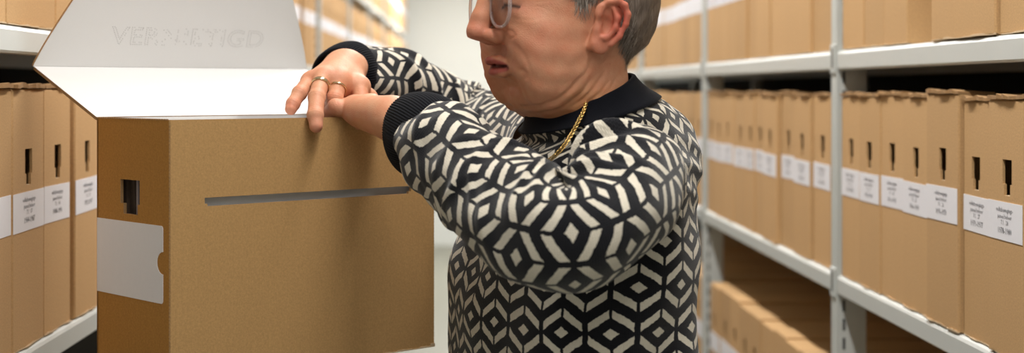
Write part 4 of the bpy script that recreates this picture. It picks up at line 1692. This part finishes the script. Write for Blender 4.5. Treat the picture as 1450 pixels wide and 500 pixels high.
# soft folds of the body
S_ = (ss / ss[-1])[:, None]
zrel = tr[..., 2] - zc
w = .004 * np.sin(th * 5 + zrel * 10) + .0028 * np.sin(th * 9 - zrel * 22 + 1) + .003 * np.sin(zrel * 45 + 3 * np.sin(th * 2)) * np.clip((-.10 - zrel) / .1, 0, 1)
for k in range(6):      # drag folds from the armhole across the back and shoulder
    c = -.06 - .030 * k
    dline = zrel - c - .10 * np.cos(th - 2.0)
    w = w + .0045 * np.exp(-(dline / .009) ** 2) * np.exp(-(wrapd(th, 2.1) / .75) ** 2)
w = w * np.clip((1 - S_) * 6, 0, 1)
nrm = tr - CT[:, None, :3]; nrm[..., 2] *= .3
nrm /= np.linalg.norm(nrm, axis=2, keepdims=True) + 1e-9
tr = tr + nrm * w[..., None]
mer = np.concatenate((tr, tr[:, :1]), 1)
vlen = np.concatenate((np.zeros((1, mT + 1)), np.cumsum(np.linalg.norm(np.diff(mer, axis=0), axis=2), axis=0)))
vlen = vlen - vlen[70:71] + vlen[70].mean()
rg0 = np.concatenate((tr[60], tr[60][:1]))
ar = np.concatenate(([0], np.cumsum(np.linalg.norm(np.diff(rg0, axis=0), axis=1))))
uT = (ar / ar[-1])[None] * 20 + np.zeros((nT, 1))
vT = vlen / PK
sweater = kid('sweater', loft('sweater', tr, np.stack((uT + .0, vT + .35), -1), MAT['knit'], None), MAT['knit'])
SB_ = Matrix.Translation(-PO)


def part(name, me, mat, par=sweater):
    return link(name, me, mat, par, True)


part('sleeve', loft('sleeve', rings, uvs, None, None), MAT['knit'])
part('sleeve', loft('sleeve', ringsF, uvsF, None, None), MAT['knit'])


def cuff(fr_, L, r0, r1, name, back=.012, ribs=64, bulge=.004, tilt=None):
    """ribbed band at the end of a sleeve with a turned-in mouth"""
    C, T, A, B, R, s = fr_
    c0, t0 = C[-1], T[-1]
    if tilt is not None:
        t1 = t0 + np.array(tilt); t1 /= np.linalg.norm(t1)
    else: t1 = t0
    prof = []
    for k in range(13):
        q = k / 12
        prof.append((-back + (L + back) * q, (r0 + (r1 - r0) * q) + bulge * math.sin(pi * min(1, q * 1.02)) ** .8))
    prof += [(L + .0022, r1 - .0014), (L + .0020, r1 - .0040), (L - .004, r1 - .0052), (L - .022, r1 - .0052)]
    m_ = ribs * 3
    th = np.linspace(0, 2 * pi, m_, endpoint=False)
    rg = []
    vv = 0; last = None; V = []
    for d, r in prof:
        q = np.clip(d / L, 0, 1)
        t_ = t0 * (1 - q) + t1 * q; t_ /= np.linalg.norm(t_)
        a = A[-1] - (A[-1] @ t_) * t_; a /= np.linalg.norm(a); b = np.cross(t_, a)
        c_ = c0 + (t0 * .5 + t1 * .5) * d
        rib_ = r + .0007 * np.sin(th * ribs) + .0012 * np.sin(th * 2 + 1) + .0008 * np.sin(th * 3 + d * 60)
        rg.append(c_ + a * (np.cos(th) * rib_)[:, None] + b * (np.sin(th) * rib_)[:, None])
        V.append(d)
    rg = np.array(rg)
    uv_ = np.stack((np.repeat(np.linspace(0, ribs, m_ + 1)[None], len(prof), 0), np.repeat(np.array(V)[:, None], m_ + 1, 1)), -1)
    return part(name, loft(name, rg, uv_, None, None), MAT['rib'])


cuff(frN, .046, .0445, .0425, 'cuff', ribs=92, tilt=(-.05, .30, -.30))
cuff(frF, .026, .0405, .0395, 'cuff', ribs=84, tilt=(-.1, -.9, -.55))

# mock-neck collar
pr = [(0, 1.03), (.004, 1.05), (.012, 1.02), (.022, .95), (.032, .905), (.040, .88), (.046, .87), (.0490, .86), (.0495, .835), (.047, .82), (.038, .82), (.022, .86)]
cn = np.cross(cA, HL_); cn /= np.linalg.norm(cn); cn = cn if cn[2] > 0 else -cn
topF, topB = cf(.0475, 0, -.093), cf(-.0745, 0, -.044)
tcen = (topF + topB) / 2; tA = (topF - topB) / 2; tB = HL_ * .0665
mC = 240
th = np.linspace(0, 2 * pi, mC, endpoint=False)
rg = []
prof = [(0.0, 1.0), (.02, 1.035), (.15, 1.03), (.35, 1.0), (.6, .985), (.85, .99), (.97, 1.0), (1.02, .985), (1.02, .95), (.95, .93), (.6, .92), (.2, .95)]
for q, k in prof:
    c_ = ccen * (1 - q) + tcen * q
    e = q ** .75 if q < 1 else q
    a = (cA * (1 - e) + tA * e) * k; b = (HL_ * .085 * (1 - e) + tB * e) * k
    wv = 1 + .010 * np.sin(th * 3 + q * 2) + .006 * np.sin(th * 7 + 1)
    rg.append(c_ + a * (np.cos(th) * wv)[:, None] + b * (np.sin(th) * wv)[:, None])
rg = np.array(rg)
uv_ = np.stack((np.repeat(np.linspace(0, 0, mC + 1)[None], len(prof), 0), np.repeat(np.linspace(0, 1, len(prof))[:, None], mC + 1, 1)), -1)
part('collar', loft('collar', rg, uv_, None, None), MAT['rib'])

# hem band
hr = []
for q, k in ((0, .965), (.2, .99), (.8, 1.0), (1, 1.01)):
    z = -.045 + .050 * q
    hr.append(tr[0] * 1.0 + (tr[0] - CT[0, :3]) * (k - 1) + np.array((0, 0, z)))
hr = np.array(hr)
uv_ = np.stack((np.repeat(np.linspace(0, 150, mT + 1)[None], 4, 0), np.repeat(np.linspace(0, 1, 4)[:, None], mT + 1, 1)), -1)
part('hem_band', loft('hem_band', hr, uv_, None, None), MAT['rib'])

# ------------------------------------------------------------------ trousers and shoes (below the picture)
bm = bmesh.new()
for s in (1, -1):
    hip = Vector((.165, 1.72, .86)) + Vector(LL) * .085 * s
    knee = Vector((.150, 1.72, .48)) + Vector(LL) * .090 * s
    ank = Vector((.165, 1.72, .075)) + Vector(LL) * .095 * s
    tube(bm, [hip + Vector((0, 0, .08)), hip, hip.lerp(knee, .5), knee, knee.lerp(ank, .5), ank], [.112, .105, .088, .074, .066, .060], 24)
kid('trousers', bm, MAT['trouser'])
for s in (1, -1):
    ank = Vector((.165, 1.72, .06)) + Vector(LL) * .095 * s
    bm = bmesh.new()
    f0 = Vector(LF)
    tube(bm, [ank - f0 * .065 + Vector((0, 0, -.018)), ank - f0 * .03 + Vector((0, 0, -.012)), ank + f0 * .05 + Vector((0, 0, -.020)), ank + f0 * .13 + Vector((0, 0, -.030)), ank + f0 * .175 + Vector((0, 0, -.036))], [.030, .040, .041, .038, .020], 20)
    for v in bm.verts:
        if v.co.z < .004: v.co.z = .0005
    kid('shoe', bm, MAT['shoe'])

# ------------------------------------------------------------------ jewellery
# gold curb chain hanging from the collar
cp = catmull([cf(.0, .045, -.068), np.array(at(828, 153, 1.588)), np.array(at(812, 185, 1.570)), np.array(at(796, 210, 1.562)), np.array(at(776, 228, 1.572)), np.array(at(752, 239, 1.60)), np.array(at(730, 236, 1.65))], 30)
L = np.concatenate(([0], np.cumsum(np.linalg.norm(np.diff(cp, axis=0), axis=1))))
step = .0025
bm = bmesh.new()
k = 0
while k * step < L[-1]:
    s_ = k * step
    p = Vector([np.interp(s_, L, cp[:, i]) for i in range(3)])
    q = Vector([np.interp(min(s_ + .001, L[-1]), L, cp[:, i]) - np.interp(max(s_ - .001, 0), L, cp[:, i]) for i in range(3)]).normalized()
    e2 = q.cross(Vector((0, -1, .25))).normalized()
    e3 = q.cross(e2)
    sgn = 1 if k % 2 else -1
    a = (q * .93 + e2 * .36 * sgn).normalized(); b = (e2 - a * e2.dot(a)).normalized(); b = (b + e3 * .55 * sgn).normalized()
    ring = [p + a * math.cos(2 * pi * i / 12) * .0025 + b * math.sin(2 * pi * i / 12) * .0020 for i in range(12)]
    tube(bm, ring, .00062, 6, True)
    k += 1
kid('necklace', bm, MAT['gold'])


def ring_on(a, b, t, r, wd_, th_, mat, bead=False):
    a, b = Vector(a), Vector(b)
    ax = (b - a).normalized()
    c = a.lerp(b, t)
    x = ax.orthogonal().normalized(); y = ax.cross(x)
    bm = bmesh.new()
    n = 40
    prof = [(-wd_, 0), (-wd_ * .8, th_), (0, th_ * 1.15), (wd_ * .8, th_), (wd_, 0), (0, -.0006)]
    rg = []
    for i in range(n):
        q = 2 * pi * i / n
        d = x * math.cos(q) + y * math.sin(q)
        rg.append([bm.verts.new(c + d * (r + p[1]) + ax * p[0]) for p in prof])
    for i in range(n):
        for k in range(6): bm.faces.new((rg[i][k], rg[i][(k + 1) % 6], rg[(i + 1) % n][(k + 1) % 6], rg[(i + 1) % n][k]))
    return kid('ring', bm, mat)


ring_on(fR[2][0][0], fR[2][0][1], .44, .0106, .0030, .0010, MAT['silver'])['label'] = 'broad pale gold ring'
ring_on(fR[1][0][0], fR[1][0][1], .50, .0106, .0014, .0010, MAT['silver'])['label'] = 'thin pale gold ring'
